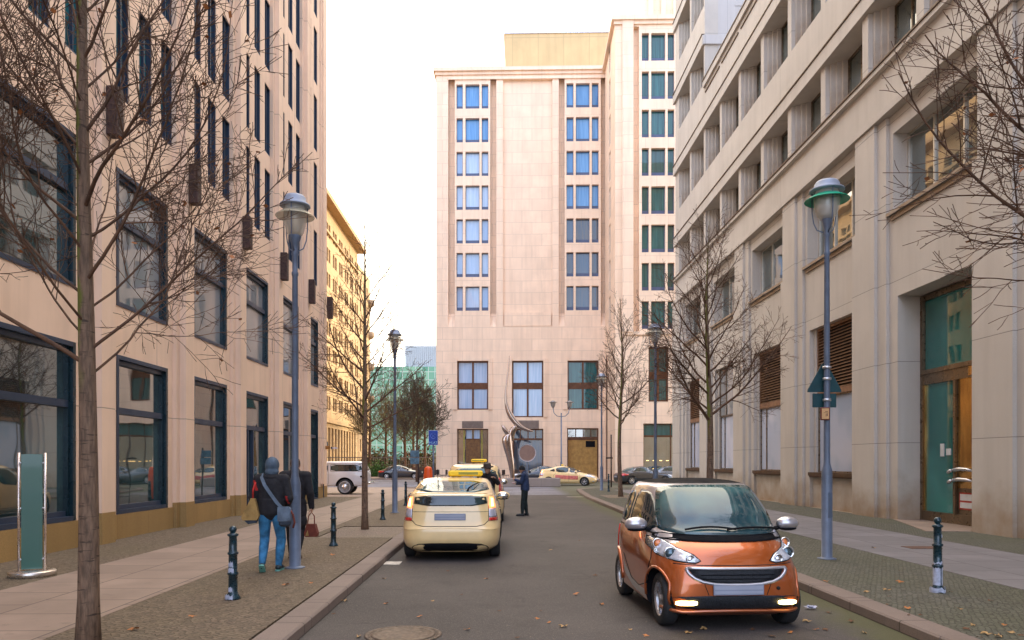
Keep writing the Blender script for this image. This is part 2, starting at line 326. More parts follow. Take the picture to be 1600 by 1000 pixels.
# ------------------------------------------------------------------ ground materials
def asphalt(name, c):
    m, nt, b = newmat(name); v = objvec(nt)
    f = noise_fac(nt, v, 0.35, 6, .35, .65); a = mixc(nt, f, tuple(x * .66 for x in c), tuple(x * 1.35 for x in c))
    vo = node(nt, 'ShaderNodeTexVoronoi', Scale=140.0); lnk(nt, v, vo.inputs['Vector'])
    s = nt.nodes.new('ShaderNodeSeparateColor'); lnk(nt, vo.outputs['Color'], s.inputs[0])
    r = node(nt, 'ShaderNodeMapRange'); r.inputs['From Min'].default_value = .75; r.inputs['From Max'].default_value = 1; lnk(nt, s.outputs[0], r.inputs['Value'])
    a = mixc(nt, r.outputs[0], a, tuple(x * 2.6 for x in c))
    f = noise_fac(nt, v, 1.7, 6, .56, .72); g = node(nt, 'ShaderNodeMath', operation='MULTIPLY'); lnk(nt, f, g.inputs[0]); g.inputs[1].default_value = .45
    a = mixc(nt, g.outputs[0], a, (c[0] * .45, c[1] * .45, c[2] * .45))
    # old patch repairs and fine cracks
    vc = node(nt, 'ShaderNodeTexVoronoi', Scale=.55, Randomness=1.0, feature='DISTANCE_TO_EDGE'); wn = node(nt, 'ShaderNodeTexNoise', Scale=2.5, Detail=5); lnk(nt, v, wn.inputs['Vector'])
    vm = node(nt, 'ShaderNodeVectorMath', operation='MULTIPLY_ADD'); lnk(nt, wn.outputs[1], vm.inputs[0]); vm.inputs[1].default_value = (.5, .5, .5); lnk(nt, v, vm.inputs[2]); lnk(nt, vm.outputs[0], vc.inputs['Vector'])
    r = node(nt, 'ShaderNodeMapRange'); r.inputs['From Min'].default_value = .004; r.inputs['From Max'].default_value = .014; r.inputs['To Min'].default_value = .45; r.inputs['To Max'].default_value = 0; lnk(nt, vc.outputs['Distance'], r.inputs['Value'])
    f = noise_fac(nt, v, .5, 2, .5, .6); g = node(nt, 'ShaderNodeMath', operation='MULTIPLY'); lnk(nt, f, g.inputs[0]); lnk(nt, r.outputs[0], g.inputs[1]); a = mixc(nt, g.outputs[0], a, tuple(x * .3 for x in c))
    sp = node(nt, 'ShaderNodeTexVoronoi', Scale=9.0); lnk(nt, v, sp.inputs['Vector']); r = node(nt, 'ShaderNodeMapRange'); r.inputs['From Min'].default_value = .05; r.inputs['From Max'].default_value = .09; r.inputs['To Min'].default_value = .7; r.inputs['To Max'].default_value = 0; lnk(nt, sp.outputs['Distance'], r.inputs['Value'])
    sq = nt.nodes.new('ShaderNodeSeparateColor'); lnk(nt, sp.outputs['Color'], sq.inputs[0]); r2 = node(nt, 'ShaderNodeMapRange'); r2.inputs['From Min'].default_value = .8; r2.inputs['From Max'].default_value = .85; lnk(nt, sq.outputs[0], r2.inputs['Value'])
    g = node(nt, 'ShaderNodeMath', operation='MULTIPLY'); lnk(nt, r.outputs[0], g.inputs[0]); lnk(nt, r2.outputs[0], g.inputs[1]); a = mixc(nt, g.outputs[0], a, (.36, .27, .17))
    # mossy dirt along both kerbs
    s2 = nt.nodes.new('ShaderNodeSeparateXYZ'); lnk(nt, v, s2.inputs[0])
    n = node(nt, 'ShaderNodeTexNoise', Scale=1.3, Detail=5); lnk(nt, v, n.inputs['Vector'])
    h = node(nt, 'ShaderNodeMath', operation='MULTIPLY_ADD'); lnk(nt, n.outputs[0], h.inputs[0]); h.inputs[1].default_value = 1.1; lnk(nt, s2.outputs[0], h.inputs[2])
    r = node(nt, 'ShaderNodeMapRange'); r.inputs['From Min'].default_value = 4.05; r.inputs['From Max'].default_value = 4.6; r.inputs['To Max'].default_value = .75; lnk(nt, h.outputs[0], r.inputs['Value'])
    a = mixc(nt, r.outputs[0], a, (.075, .075, .02))
    lnk(nt, a, b.inputs['Base Color']); b.inputs['Roughness'].default_value = .78
    n = node(nt, 'ShaderNodeTexNoise', Scale=150, Detail=3); lnk(nt, v, n.inputs['Vector']); bump(nt, b, n.outputs[0], .6, .006)
    return m
def mosaic(name, c, moss=.5, sc_=17.0):
    m, nt, b = newmat(name); v = objvec(nt)
    mp = node(nt, 'ShaderNodeMapping'); mp.inputs['Rotation'].default_value = (0, 0, radians(28)); lnk(nt, v, mp.inputs[0])
    vo = node(nt, 'ShaderNodeTexVoronoi', Scale=sc_, Randomness=.55); lnk(nt, mp.outputs[0], vo.inputs['Vector'])
    ve = node(nt, 'ShaderNodeTexVoronoi', Scale=sc_, Randomness=.55, feature='DISTANCE_TO_EDGE'); lnk(nt, mp.outputs[0], ve.inputs['Vector'])
    s = nt.nodes.new('ShaderNodeSeparateColor'); lnk(nt, vo.outputs['Color'], s.inputs[0])
    a = mixc(nt, s.outputs[0], tuple(x * .72 for x in c), tuple(x * 1.28 for x in c))
    f = noise_fac(nt, v, .6, 5, .35, .7); g = node(nt, 'ShaderNodeMath', operation='MULTIPLY'); lnk(nt, f, g.inputs[0]); g.inputs[1].default_value = moss
    a = mixc(nt, g.outputs[0], a, (c[0] * .75, c[1] * .85, c[2] * .4))
    r = node(nt, 'ShaderNodeMapRange'); r.inputs['From Min'].default_value = .03; r.inputs['From Max'].default_value = .12; lnk(nt, ve.outputs['Distance'], r.inputs['Value'])
    a = mixc(nt, r.outputs[0], (c[0] * .5, c[1] * .48, c[2] * .38), a)
    lnk(nt, a, b.inputs['Base Color']); b.inputs['Roughness'].default_value = .8
    bump(nt, b, r.outputs[0], .8, .012)
    return m
def slab(name, c, ang=0):
    m, nt, b = newmat(name); v = objvec(nt); v2 = swz(nt, v, 'YXZ')
    br = node(nt, 'ShaderNodeTexBrick', Scale=1.0); br.inputs['Mortar Size'].default_value = .011; br.inputs['Mortar Smooth'].default_value = .1
    br.inputs['Brick Width'].default_value = .82; br.inputs['Row Height'].default_value = 1.1; br.offset = .37
    br.inputs['Color1'].default_value = (0, 0, 0, 1); br.inputs['Color2'].default_value = (1, 1, 1, 1); lnk(nt, v2, br.inputs['Vector'])
    a = mixc(nt, br.outputs['Color'], tuple(x * .86 for x in c), tuple(x * 1.12 for x in c))
    f = noise_fac(nt, v, 1.1, 7, .35, .7); a = mixc(nt, f, a, tuple(x * .78 for x in c))
    f = noise_fac(nt, v, 6, 4, .62, .75); a = mixc(nt, f, a, tuple(x * .7 for x in c))
    a = mixc(nt, br.outputs['Fac'], a, tuple(x * .35 for x in c))
    lnk(nt, a, b.inputs['Base Color']); b.inputs['Roughness'].default_value = .7
    n = node(nt, 'ShaderNodeTexNoise', Scale=80, Detail=3); lnk(nt, v, n.inputs['Vector'])
    h = node(nt, 'ShaderNodeMath', operation='MULTIPLY_ADD'); lnk(nt, br.outputs['Fac'], h.inputs[0]); h.inputs[1].default_value = -2; lnk(nt, n.outputs[0], h.inputs[2]); bump(nt, b, h.outputs[0], .35, .006)
    return m
M['asphalt'] = asphalt('street_asphalt', (.054, .045, .040))
M['asphalt2'] = asphalt('cross_street_asphalt', (.13, .125, .14))
M['mosaic_l'] = mosaic('small_stone_paving_left', (.165, .12, .08), .3)
M['mosaic_r'] = mosaic('small_stone_paving_right', (.105, .10, .078))
M['slab_l'] = slab('granite_slab_left', (.29, .21, .16))
M['slab_r'] = slab('granite_slab_right', (.185, .17, .175))
M['kerb'] = stone('granite_kerb', (.22, .165, .135), 'YZX', 1.1, 5, .012, 0, speck=.35, jd=.4, var=.12)
M['gravel'] = mosaic('gravel', (.30, .23, .18), .2, 45)
M['grass'] = simple('park_grass', (.06, .07, .02), .9, 0, .5, 5, bmp=1, bscale=30)
M['white_paint'] = simple('worn_white_paint', (.55, .5, .42), .7, 0, .3, 6)
def poly_sheet(name, pts, z, mat, kind='structure', parent=None):
    mb = MB(); mb.add([(x, y, z) for x, y in pts], [tuple(range(len(pts)))]); o = mb.build(name, mat, norm=False); o['kind'] = kind; return o
def slabz(name, pts, z0, z1, mat):
    mb = MB(); mb.prism(pts, z0, z1, lambda a, b, h: (a, b, h)); o = mb.build(name, mat); o['kind'] = 'structure'; return o
# base ground reaching the horizon, then road sheets and raised pavements
poly_sheet('ground', [(-900, -300), (900, -300), (900, 1500), (-900, 1500)], -.03, M['asphalt2'])
KL, KR = -2.03, 4.23
poly_sheet('road', [(KL - .05, -30), (KR + .05, -30), (KR + .25, 40), (KL - .05, 40)], 0.0, M['asphalt'])
poly_sheet('cross_street', [(-70, 40), (80, 40), (80, 70), (-70, 85)], -.004, M['asphalt2'])
SW = .12
# left pavement strips
def strip(name, x0, x1, y0, y1, mat, z=SW): return slabz(name, [(x0, y0), (x1, y0), (x1, y1), (x0, y1)], -.02, z, mat)
LE = 48.5
strip('pavement_paving', -4.3, KL - .34, -30, 16.4, M['mosaic_l'])
strip('pavement_paving', -4.3, -4.07, 16.4, 19.3, M['mosaic_l'])
strip('pavement_paving', -4.3, KL - .34, 19.3, LE, M['mosaic_l'])
strip('tree_pit', -4.07, KL - .34, 16.4, 19.3, M['gravel'], SW - .02)
strip('tree_pit_bed', -4.25, KL - .36, 4.3, 6.85, M['gravel'], SW + .006)
strip('pavement_slabs', -6.5, -4.3, -30, LE, M['slab_l'], SW + .004)
strip('pavement_paving', -8.3, -6.5, -30, 35.7, M['mosaic_l'])
slabz('pavement_paving', [(-40, 35.7), (-6.5, 35.7), (-6.5, LE), (-40, LE)], -.02, SW, M['slab_l'])
# right pavement
xr = KR
strip('pavement_paving', xr + .3, 6.87, -30, 36, M['mosaic_r'])
strip('pavement_slabs', 6.87, 9.43, -30, 44, M['slab_r'], SW + .004)
strip('pavement_paving', 9.43, 11.53, -30, 48, M['mosaic_r'])
slabz('pavement_paving', [(xr + .3, 36), (6.87, 36), (6.87, 44), (9.43, 44), (9.43, 48), (8.5, 48), (6.2, 47.2), (5.0, 45), (xr + .55, 41)], -.02, SW, M['mosaic_r'])
strip('tree_pit_bed', 4.75, 6.3, 4.4, 6.6, M['gravel'], SW + .006)
strip('tree_pit_bed', 5.05, 6.7, 34.0, 37.0, M['gravel'], SW + .006)
# kerbs: real granite stones
def kerb(pts, side):
    mb = MB()
    for i in range(len(pts) - 1):
        a, b = Vector(pts[i] + (0,)), Vector(pts[i + 1] + (0,)); d = (b - a).normalized(); nrm = Vector((-d.y, d.x, 0)) * side
        L = (b - a).length; n = max(1, round(L / 1.0))
        for k in range(n):
            p = a + d * (L * k / n + .004); q = a + d * (L * (k + 1) / n - .004); j = random.uniform(-.004, .004); w = .30; zt = SW + random.uniform(.002, .008); bv = .02
            prof = [(0 + j, -.02), (0 + j, zt - bv), (bv + j, zt), (w, zt), (w, -.02)]
            vs = [tuple(p + nrm * u + Vector((0, 0, z))) for u, z in prof] + [tuple(q + nrm * u + Vector((0, 0, z))) for u, z in prof]
            mb.add(vs, [(0, 1, 6, 5), (1, 2, 7, 6), (2, 3, 8, 7), (3, 4, 9, 8), (4, 3, 2, 1, 0), (5, 6, 7, 8, 9)])
    o = mb.build('kerb', M['kerb']); o['kind'] = 'structure'
kerb([(KL, -20), (KL, 30), (KL, LE - 1.5), (KL - .8, LE), (-3.5, LE + .3), (-40, LE + .3)], 1)
kerb([(KR, -20), (KR, 30), (KR + .03, 36), (KR + .25, 41), (4.75, 45.2), (6.0, 47.5), (8.4, 48.3), (30, 48.3)], -1)
# far pavements beyond the cross street
slabz('far_pavement', [(-60, 78), (-6.5, 74), (-6.5, 96), (-60, 100)], -.02, SW, M['slab_l'])
slabz('far_pavement', [(-6.5, 66.5), (10, 66), (10, 58.5), (60, 58), (60, 60), (60, 95), (-6.5, 95)], -.02, SW, M['slab_l'])
slabz('park_ground', [(-90, 100.01), (40, 96.01), (60, 230), (-120, 230)], -.02, .16, M['grass'])
# markings
a = P(880, 773.2, 0); b = P(905, 773.4, 0)
for x0, x1, y in ((a.x, b.x, 37.6),): slabz('road_marking', [(x0, y), (x1, y), (x1, y + .16), (x0, y + .16)], -.01, .005, M['white_paint'])
p = P(603, 880, 0); slabz('road_marking', [(p.x - .12, p.y - .18), (p.x + .26, p.y - .18), (p.x + .26, p.y + .2), (p.x - .12, p.y + .2)], -.01, .005, M['white_paint'])
slabz('door_threshold', [(10.3, 17.6), (11.53, 17.4), (12.2, 17.4), (12.2, 21.1), (11.5, 21.3)], -.02, SW + .012, M['slab_l'])
# ------------------------------------------------------------------ left building
lb = thing('office_building', 'pink stone office block on the left with tall narrow windows and big dark shop windows', 'building', (-8.3, 0, 0))
L0, L1, LTOP = -11.5, 35.6, 28.6
mpL = lambda u, z, d: (-d, u, z)
bays = [12.1 + 4 * k for k in range(-5, 6)]
ops = []; wins = []
for Yb in bays:
    last = Yb > 31; w_ = 1.75 if last else 2.45
    k = round((Yb - 12.1) / 4); door = k in (3, 5)
    ops.append((Yb, Yb + w_, .12 if door else .655, 4.13)); wins.append(('shop', Yb, Yb + w_, .12 if door else .655, 4.13, door))
    ops.append((Yb, Yb + w_, 5.2, 8.2)); wins.append(('big', Yb, Yb + w_, 5.2, 8.2, False))
    for j in range(6):
        for o_, wd in ((0, .55), (1.02, .62), (2.12, .63)):
            a, b, c, d = Yb + o_, Yb + o_ + wd, 9.78 + 3.05 * j, 12.22 + 3.05 * j
            ops.append((a, b, c, d)); wins.append(('slot', a, b, c, d, False))
mb = MB(); wall_grid(mb, mpL, L0, L1, .1, LTOP, ops, .42)
mb.build('wall', M['pink'], lb)
mb = MB(); mb.mbox(mpL, L0, L1, .0, LTOP, .9, 13); mb.mbox(mpL, L1 - .42, L1, .0, LTOP, .421, .899); mb.mbox(mpL, L0, L0 + .42, .0, LTOP, .421, .899)
mb.mbox(mpL, L0, L1, LTOP, LTOP + .6, .05, 13); mb.build('core', M['pink'], lb)
# stepped pilasters and plinth
mb = MB(); mo = MB()
edges = [Yb + 2.8 for Yb in bays[:-1]]
for e in edges:
    mb.mbox(mpL, e - .05, e + .95, .76, LTOP, -.10, -.001); mb.mbox(mpL, e + .14, e + .66, .76, LTOP, -.26, -.101)
    mo.mbox(mpL, e - .05, e + .95, .0, .76, -.11, -.001); mo.mbox(mpL, e + .14, e + .66, .0, .76, -.27, -.111)
mb.mbox(mpL, 34.2, 35.0, .76, LTOP, -.055, -.001); mb.mbox(mpL, 34.4, 34.8, .76, LTOP, -.13, -.056)
prev = L0
for Yb in bays:
    k = round((Yb - 12.1) / 4)
    if k in (3, 5):
        mo.mbox(mpL, prev, Yb, .0, .65, -.03, -.0005) if Yb - prev > .3 else None; prev = Yb + (1.75 if Yb > 31 else 2.45)
mo.mbox(mpL, prev, L1, .0, .65, -.03, -.0005)
mb.build('pilaster', M['pink'], lb); mo.build('plinth', M['ochre'], lb)
# windows (each its own part, pane below it)
def win_left(kind, w_, h, door):
    f = MB(); g = MB()
    mp = lambda u, z, d: (-d, u, z)
    if kind == 'slot':
        t = .05; D0, D1 = .02, .18
        f.mbox(mp, 0, .035, 0, h, D0, D1); f.mbox(mp, w_ - .035, w_, 0, h, D0, D1); f.mbox(mp, .035, w_ - .035, 0, t, D0, D1); f.mbox(mp, .035, w_ - .035, h - .03, h, D0, D1)
        f.mbox(mp, w_ * .55, w_ * .55 + .04, t, h - .03, .06, D1); g.mbox(mp, .035, w_ - .035, t, h - .03, .13, .15)
    else:
        D0, D1 = -.02, .22; t = .09
        f.mbox(mp, 0, .09, 0, h, D0, D1); f.mbox(mp, w_ - .09, w_, 0, h, D0, D1, 1); f.mbox(mp, .09, w_ - .09, 0, t if not door else .06, D0, D1); f.mbox(mp, .09, w_ - .09, h - t, h, D0, D1)
        f.mbox(mp, w_ - .15, w_ - .09, t, h - t, .05, D1, 1); f.mbox(mp, .09, w_ - .09, h - t - .1, h - t, .06, D1, 0)
        tz = 2.2 if kind == 'shop' else 1.85
        if door: tz = 2.75
        f.mbox(mp, .09, w_ - .15, tz, tz + .14, .05, .2)
        if kind == 'shop': f.mbox(mp, .09, w_ - .17, t, t + .1, .08, .2)
        if door:
            f.mbox(mp, w_ * .42, w_ * .42 + .09, .06, tz, .05, .2); f.mbox(mp, .5, .58, .06, tz, .05, .2)
        g.mbox(mp, .09, w_ - .09, .06, h - t, .14, .16)
    return f, g
cache = {}
vis = []
for wn in wins:
    kind, a, b, c, d, door = wn
    top_vis = HC + .627 * a * 1.0 + 1.0
    vis.append((a > 11.5 and c < top_vis, a, c, wn))
nlist = [v for v in vis if v[0]]; rest = [v for v in vis if not v[0]]
rest.sort(key=lambda v: (abs(v[1] - 12) + v[2] * .7)); room = 96 - len(nlist)
nlist += rest[:room]; rest = rest[room:]
rnd = random.Random(3)
def glass_for(kind, a, c):
    if kind == 'shop': return M['g_dark']
    if kind == 'big': return M['g_dark'] if a < 13 else M['g_grey']
    return M['g_teal'] if rnd.random() < .8 else M['g_grey']
for _, _, _, (kind, a, b, c, d, door) in nlist:
    gm = glass_for(kind, a, c); key = (kind, round(b - a, 2), round(d - c, 2), door, gm.name)
    if key not in cache:
        f, g = win_left(kind, b - a, d - c, door); cache[key] = (f.mesh('window', [M['navy'], M['navy_teal']]), g.mesh('pane', gm))
    o = bpy.data.objects.new('shop_door' if door else 'window', cache[key][0]); COL.objects.link(o); o.parent = lb; o.location = (0, a, c)
    g = bpy.data.objects.new('pane', cache[key][1]); COL.objects.link(g); g.parent = o
f_all = MB()
for _, _, _, (kind, a, b, c, d, door) in rest:
    f, g = win_left(kind, b - a, d - c, door)
    for src, mi in ((f, 0), (g, 1)):
        f_all.add([(x, y + a, z + c) for x, y, z in src.v], src.f, mi)
o = f_all.build('window', [M['navy'], M['g_teal']], lb); o['kind'] = 'stuff'
# brown steel box lamps on the pilasters
mb = MB(); mb.box(0, .24, -.13, .13, 0, 1.0, bev=.012)
for i in range(6): mb.box(.2405, .247, -.10, .10, .06 + i * .16, .10 + i * .16)
m_ = mb.mesh('wall_lamp', M['brownsteel'])
for Yb in bays[4:]:
    y = Yb + 3.21 - 0.0
    o = bpy.data.objects.new('wall_lamp', m_); COL.objects.link(o); o.parent = lb; o.location = (.262 if y < 34 else .262, min(y, 34.6), 8.5)
# small street-name plates at the corner
mb = MB(); mb.box(.14, .17, 35.0, 35.1, 2.55, 2.75); mb.build('corner_bracket', M['navy'], lb)

# ------------------------------------------------------------------ right building
rb = thing('stone_building', 'grey beige concrete building on the right with deep windows, louvres and a brass framed door', 'building', (11.53, 0, 0))
mpR = lambda u, z, d: (d, u, z)
R0, R1 = -12.6, 47.95; RT = 23.1; TW = 41.1
near = [17.45 + 6 * k for k in range(-4, 5)]   # near edges of the ground floor openings
ops = []
for e in near:
    if abs(e - 17.45) < .1: ops.append((e, 21.1, .0, 6.6))
    else:
        ops.append((e, e + 3.7, .12, 6.67))
    ops.append((e - .2, e + 3.9, 9.1, 11.4))
up = [20.15 + 3.02 * k for k in range(-10, 10)]
up = [e for e in up if e > R0 + .3 and e + 2.7 < R1]
for e in up:
    ops.append((e, e + 2.65, 13.78, 15.8)); ops.append((e, e + 2.65, 18.0, 20.45))
    if e > TW + .1: ops.append((e, e + 2.65, 22.8, 25.2)); ops.append((e, e + 2.65, 27.5, 29.9))
mb = MB(); wall_grid(mb, mpR, R0, R1, .0, RT, [o for o in ops if o[3] < RT], .75); wall_grid(mb, mpR, TW, R1, RT, 34, [(a, b, max(c, RT), d) for a, b, c, d in ops if d > RT], .75)
mb.build('wall', M['concrete'], rb)
mb = MB(); mb.mbox(mpR, R0, R1, 0, RT - .4, 1.0, 14); mb.mbox(mpR, TW + .01, R1, RT - .4, 34, 1.0, 14); mb.mbox(mpR, R1 - .3, R1, 0, 34, .751, .999)
# set-back upper storeys seen over the parapet
mb.mbox(mpR, R0, TW, RT - .4, 31, 5, 14)
mb.build('upper_storeys', M['concrete_x'], rb)
mb = MB(); mb.mbox(mpR, TW, TW + .6, RT, 34, .751, 6.0); mb.build('tower_flank', M['concrete_x'], rb)
mb = MB()
for z in (25.2, 29.9): mb.mbox(mpR, TW - .12, TW - .001, z, z + .5, -.1, 6)
for z in (22.75, 27.4): mb.mbox(mpR, TW - .03, TW - .001, z, z + 2.3, 1.7, 3.2)
mb.build('flank_panel', M['concrete_x'], rb)
# piers, mouldings, beams
mb = MB(); st = MB()
for e in near + [47.45]:
    if e > R1 - 1.2 and e < R1: 
        mb.mbox(mpR, e - 1.9, e - 1.4, .0, 11.95, -.1, -.001); mb.mbox(mpR, e - 1.4, R1, .0, 11.95, -.2, -.001); continue
    mb.mbox(mpR, e - 1.4, e - .2, .0, 11.95, -.2, -.001); mb.mbox(mpR, e - .2, e, .0, 9.0, -.2, -.001)
    mb.mbox(mpR, e - 1.9, e - 1.4, .0, 11.95, -.1, -.001)
    if abs(e - 17.45) > .1:
        mb.mbox(mpR, e, e + 3.7, .0, 1.28, .12, .35)      # panel under the window
        mb.mbox(mpR, e + 3.5, e + 3.7, .12, 6.67, .16, .74)
mb.build('pier', M['concrete'], rb)
mb = MB()
mb.mbox(mpR, R0, R1, 11.96, 12.1, -.27, -.001); mb.mbox(mpR, R0, R1, 12.1, 12.25, -.17, -.001)
mb.mbox(mpR, R0, R1, 13.52, 13.66, -.16, -.001)
mb.mbox(mpR, R0, R1, 15.8, 16.32, -.14, -.001); mb.mbox(mpR, R0, R1, 20.45, 21.0, -.16, -.001); mb.mbox(mpR, R0, TW, RT - .35, RT, -.12, -.001)
for z in (25.2, 29.9): mb.mbox(mpR, TW, R1 + .15, z, z + .55, -.14, -.001)
mb.build('cornice', M['concrete'], rb)
for z, p_ in ((12.105, .2), (13.665, .2), (16.325, .18), (21.005, .2)):
    st.mbox(mpR, R0, R1, z, z + .05, -p_, -.001)
st.mbox(mpR, R0, TW, RT + .001, RT + .06, -.16, .3)
for z in (25.76, 30.46): st.mbox(mpR, TW, R1 + .1, z, z + .05, -.18, -.001)
for e in up:
    if e < TW: st.mbox(mpR, e, e + 2.65, 22.42, 22.5, -.05, -.001)
st.build('metal_ledge', M['brownstrip'], rb)
# stepped jambs of the upper floors + their glazing
jcache = {}
for (a, b, c, d) in [o for o in ops if o[2] > 13]:
    for sd_ in (0, 1):
        key = (round(d - c, 2), sd_)
        if key not in jcache:
            jm = MB()
            for i in range(1, 4): u0 = .13 * (i - 1) if sd_ == 0 else -.13 * i; jm.mbox(mpR, u0, u0 + .13, 0, d - c, .15 * i, .74)
            jcache[key] = jm.mesh('stepped_jamb', M['concrete'])
        q = bpy.data.objects.new('stepped_jamb', jcache[key]); COL.objects.link(q); q.parent = rb; q.location = (0, a if sd_ == 0 else b, c)
def frame_glass(w_, h, mull, fm, gm, t=.06, d0=.0, d1=.09, tr=()):
    f = MB(); g = MB(); mp = mpR
    f.mbox(mp, 0, t, 0, h, d0, d1); f.mbox(mp, w_ - t, w_, 0, h, d0, d1); f.mbox(mp, t, w_ - t, 0, t, d0, d1); f.mbox(mp, t, w_ - t, h - t, h, d0, d1)
    for m_ in mull: f.mbox(mp, w_ * m_ - t / 2, w_ * m_ + t / 2, t, h - t, d0 + .005, d1)
    for z in tr: f.mbox(mp, t, w_ - t, z, z + t, d0 + .01, d1)
    g.mbox(mp, t, w_ - t, t, h - t, d1 - .04, d1 - .02)
    return f.mesh('window', fm), g.mesh('pane', gm)
def put_win(par, meshes, loc, name='window'):
    o = bpy.data.objects.new(name, meshes[0]); COL.objects.link(o); o.parent = par; o.location = loc
    g = bpy.data.objects.new('pane', meshes[1]); COL.objects.link(g); g.parent = o; return o
upm = frame_glass(1.87, 2.02, (.5,), M['brownframe'], M['g_mirror']); upm2 = frame_glass(1.87, 2.45, (.5,), M['brownframe'], M['g_mirror'])
for (a, b, c, d) in [o for o in ops if o[2] > 13]:
    if d - c > 2.42 and abs(d - c - 2.45) > .02: c2 = c
    put_win(rb, upm if d - c < 2.1 else upm2, (.62, a + .39, c))
m2 = frame_glass(4.1, 2.3, (.03, .36, .68), M['steelframe'], M['g_mirror'], t=.055, d0=-.0, d1=.1)
sil = MB(); sil.mbox(mpR, 0, 4.4, 0, .1, -.14, .1); sil.mbox(mpR, .1, 4.3, -.14, -.001, -.06, .05); silm = sil.mesh('sill', M['concrete'])
gnd = frame_glass(3.5, 2.75, (.12, .8), M['brownframe'], M['g_white'], t=.05)
gnd2 = frame_glass(2.9, 5.2, (.15,), M['brownframe'], M['g_green'], t=.05)
silb = MB(); silb.mbox(mpR, 0, 3.64, 0, .13, -.3, .12); silb.mbox(mpR, 0, 3.64, -.05, -.001, -.26, .12); silbm = silb.mesh('sill', M['brownstrip'])
lv = MB(); lv.mbox(mpR, 0, .07, 0, 2.5, 0, .2); lv.mbox(mpR, 3.43, 3.5, 0, 2.5, 0, .2); lv.mbox(mpR, .07, 3.43, 0, .2, 0, .2); lv.mbox(mpR, .07, 3.43, 2.4, 2.5, 0, .2)
for i in range(20):
    z = .22 + i * .11; lv.add([mpR(.07, z, .0), mpR(3.43, z, .0), mpR(3.43, z + .085, .12), mpR(.07, z + .085, .12), mpR(.07, z - .012, .004), mpR(3.43, z - .012, .004), mpR(3.43, z + .073, .124), mpR(.07, z + .073, .124)],
                              [(0, 1, 2, 3), (7, 6, 5, 4), (0, 4, 5, 1), (2, 6, 7, 3)])
lv.mbox(mpR, .07, 3.43, .2, 2.4, .19, .2, 1); lvm = lv.mesh('louvre', [M['louvre'], M['dark']])
for e in near:
    o = put_win(rb, m2, (.42, e - .2, 9.1))
    s_ = bpy.data.objects.new('sill', silm); COL.objects.link(s_); s_.parent = rb; s_.location = (0, e - .35, 9.0 - .005)
    if abs(e - 17.45) < .1: continue
    put_win(rb, gnd, (.24, e, 1.42))
    s_ = bpy.data.objects.new('sill', silbm); COL.objects.link(s_); s_.parent = rb; s_.location = (.22, e + .02, 1.285)
    if abs(e - 35.45) < .1: put_win(rb, frame_glass(3.5, 2.5, (.7,), M['brownframe'], M['g_grey'], t=.06), (.2, e, 4.17))
    else:
        s_ = bpy.data.objects.new('louvre', lvm); COL.objects.link(s_); s_.parent = rb; s_.location = (.2, e, 4.17)
# entrance
dr = MB(); D = .68
def f_(mb, u0, u1, z0, z1, d0, d1, mi=0): mb.mbox(mpR, u0, u1, z0, z1, d0, d1, mi)
f_(dr, 17.46, 17.58, .135, 6.55, D - .03, D + .1); f_(dr, 20.98, 21.09, .135, 6.55, D - .03, D + .1); f_(dr, 17.58, 20.98, 6.4, 6.55, D - .03, D + .1)
f_(dr, 17.58, 20.98, 4.3, 4.42, D - .05, D + .1); f_(dr, 17.58, 20.98, 4.0, 4.3, D - .01, D + .1)
f_(dr, 17.58, 20.98, .135, .40, D - .02, D + .1)
for u in (19.47, 18.66): f_(dr, u - .05, u + .05, .4, 4.0, D - .05, D + .1)
door = dr.build('entrance_door', M['brownframe'], rb)
dr = MB(); f_(dr, 18.72, 19.4, 1.1, 4.0, D + .02, D + .05); f_(dr, 17.58, 18.9, 4.05, 4.28, D - .03, D - .011); f_(dr, 20.9, 20.98, .4, 4.0, D + .0, D + .06); dr.build('brass_panel', M['brass'], door)
dr = MB(); f_(dr, 17.6, 20.96, 4.42, 6.4, D + .05, D + .07); f_(dr, 19.55, 20.9, .4, 4.0, D + .05, D + .07); f_(dr, 17.58, 18.62, .4, 4.0, D + .05, D + .07); dr.build('pane', M['g_door'], door)
dr = MB(); f_(dr, 18.72, 19.4, .4, 1.1, D + .02, D + .05); dr.build('kick_panel', M['brownframe'], door)
dr = MB()
for z in (1.55, 1.28):
    dr.tube([(D - .02, 19.42, z), (D - .14, 19.36, z + .03), (D - .17, 19.1, z + .06), (D - .15, 18.8, z + .05), (D - .02, 18.62, z + .0)], [.02, .05, .055, .045, .02], 8)
    dr.tube([(D - .02, 19.62, z), (D - .15, 19.55, z - .03), (D - .18, 19.4, z + .02)], [.02, .05, .04], 8)
dr.build('handle', M['silver'], door)
wn_ = simple('white_notice', (.6, .62, .62), .5)
for q in ((18.8, 19.3, .78, .95, D + .005, D + .018), (18.8, 19.3, .58, .73, D + .005, D + .018), (20.05, 20.22, 1.95, 2.3, D + .03, D + .049), (19.75, 19.95, 1.98, 2.16, D + .03, D + .049)):
    dr = MB(); f_(dr, *q); dr.build('notice', wn_, door)
dr = MB(); f_(dr, 18.76, 19.34, .54, .99, D + .009, D + .0185); dr.build('notice_border', simple('red_border', (.35, .03, .02), .5), door)
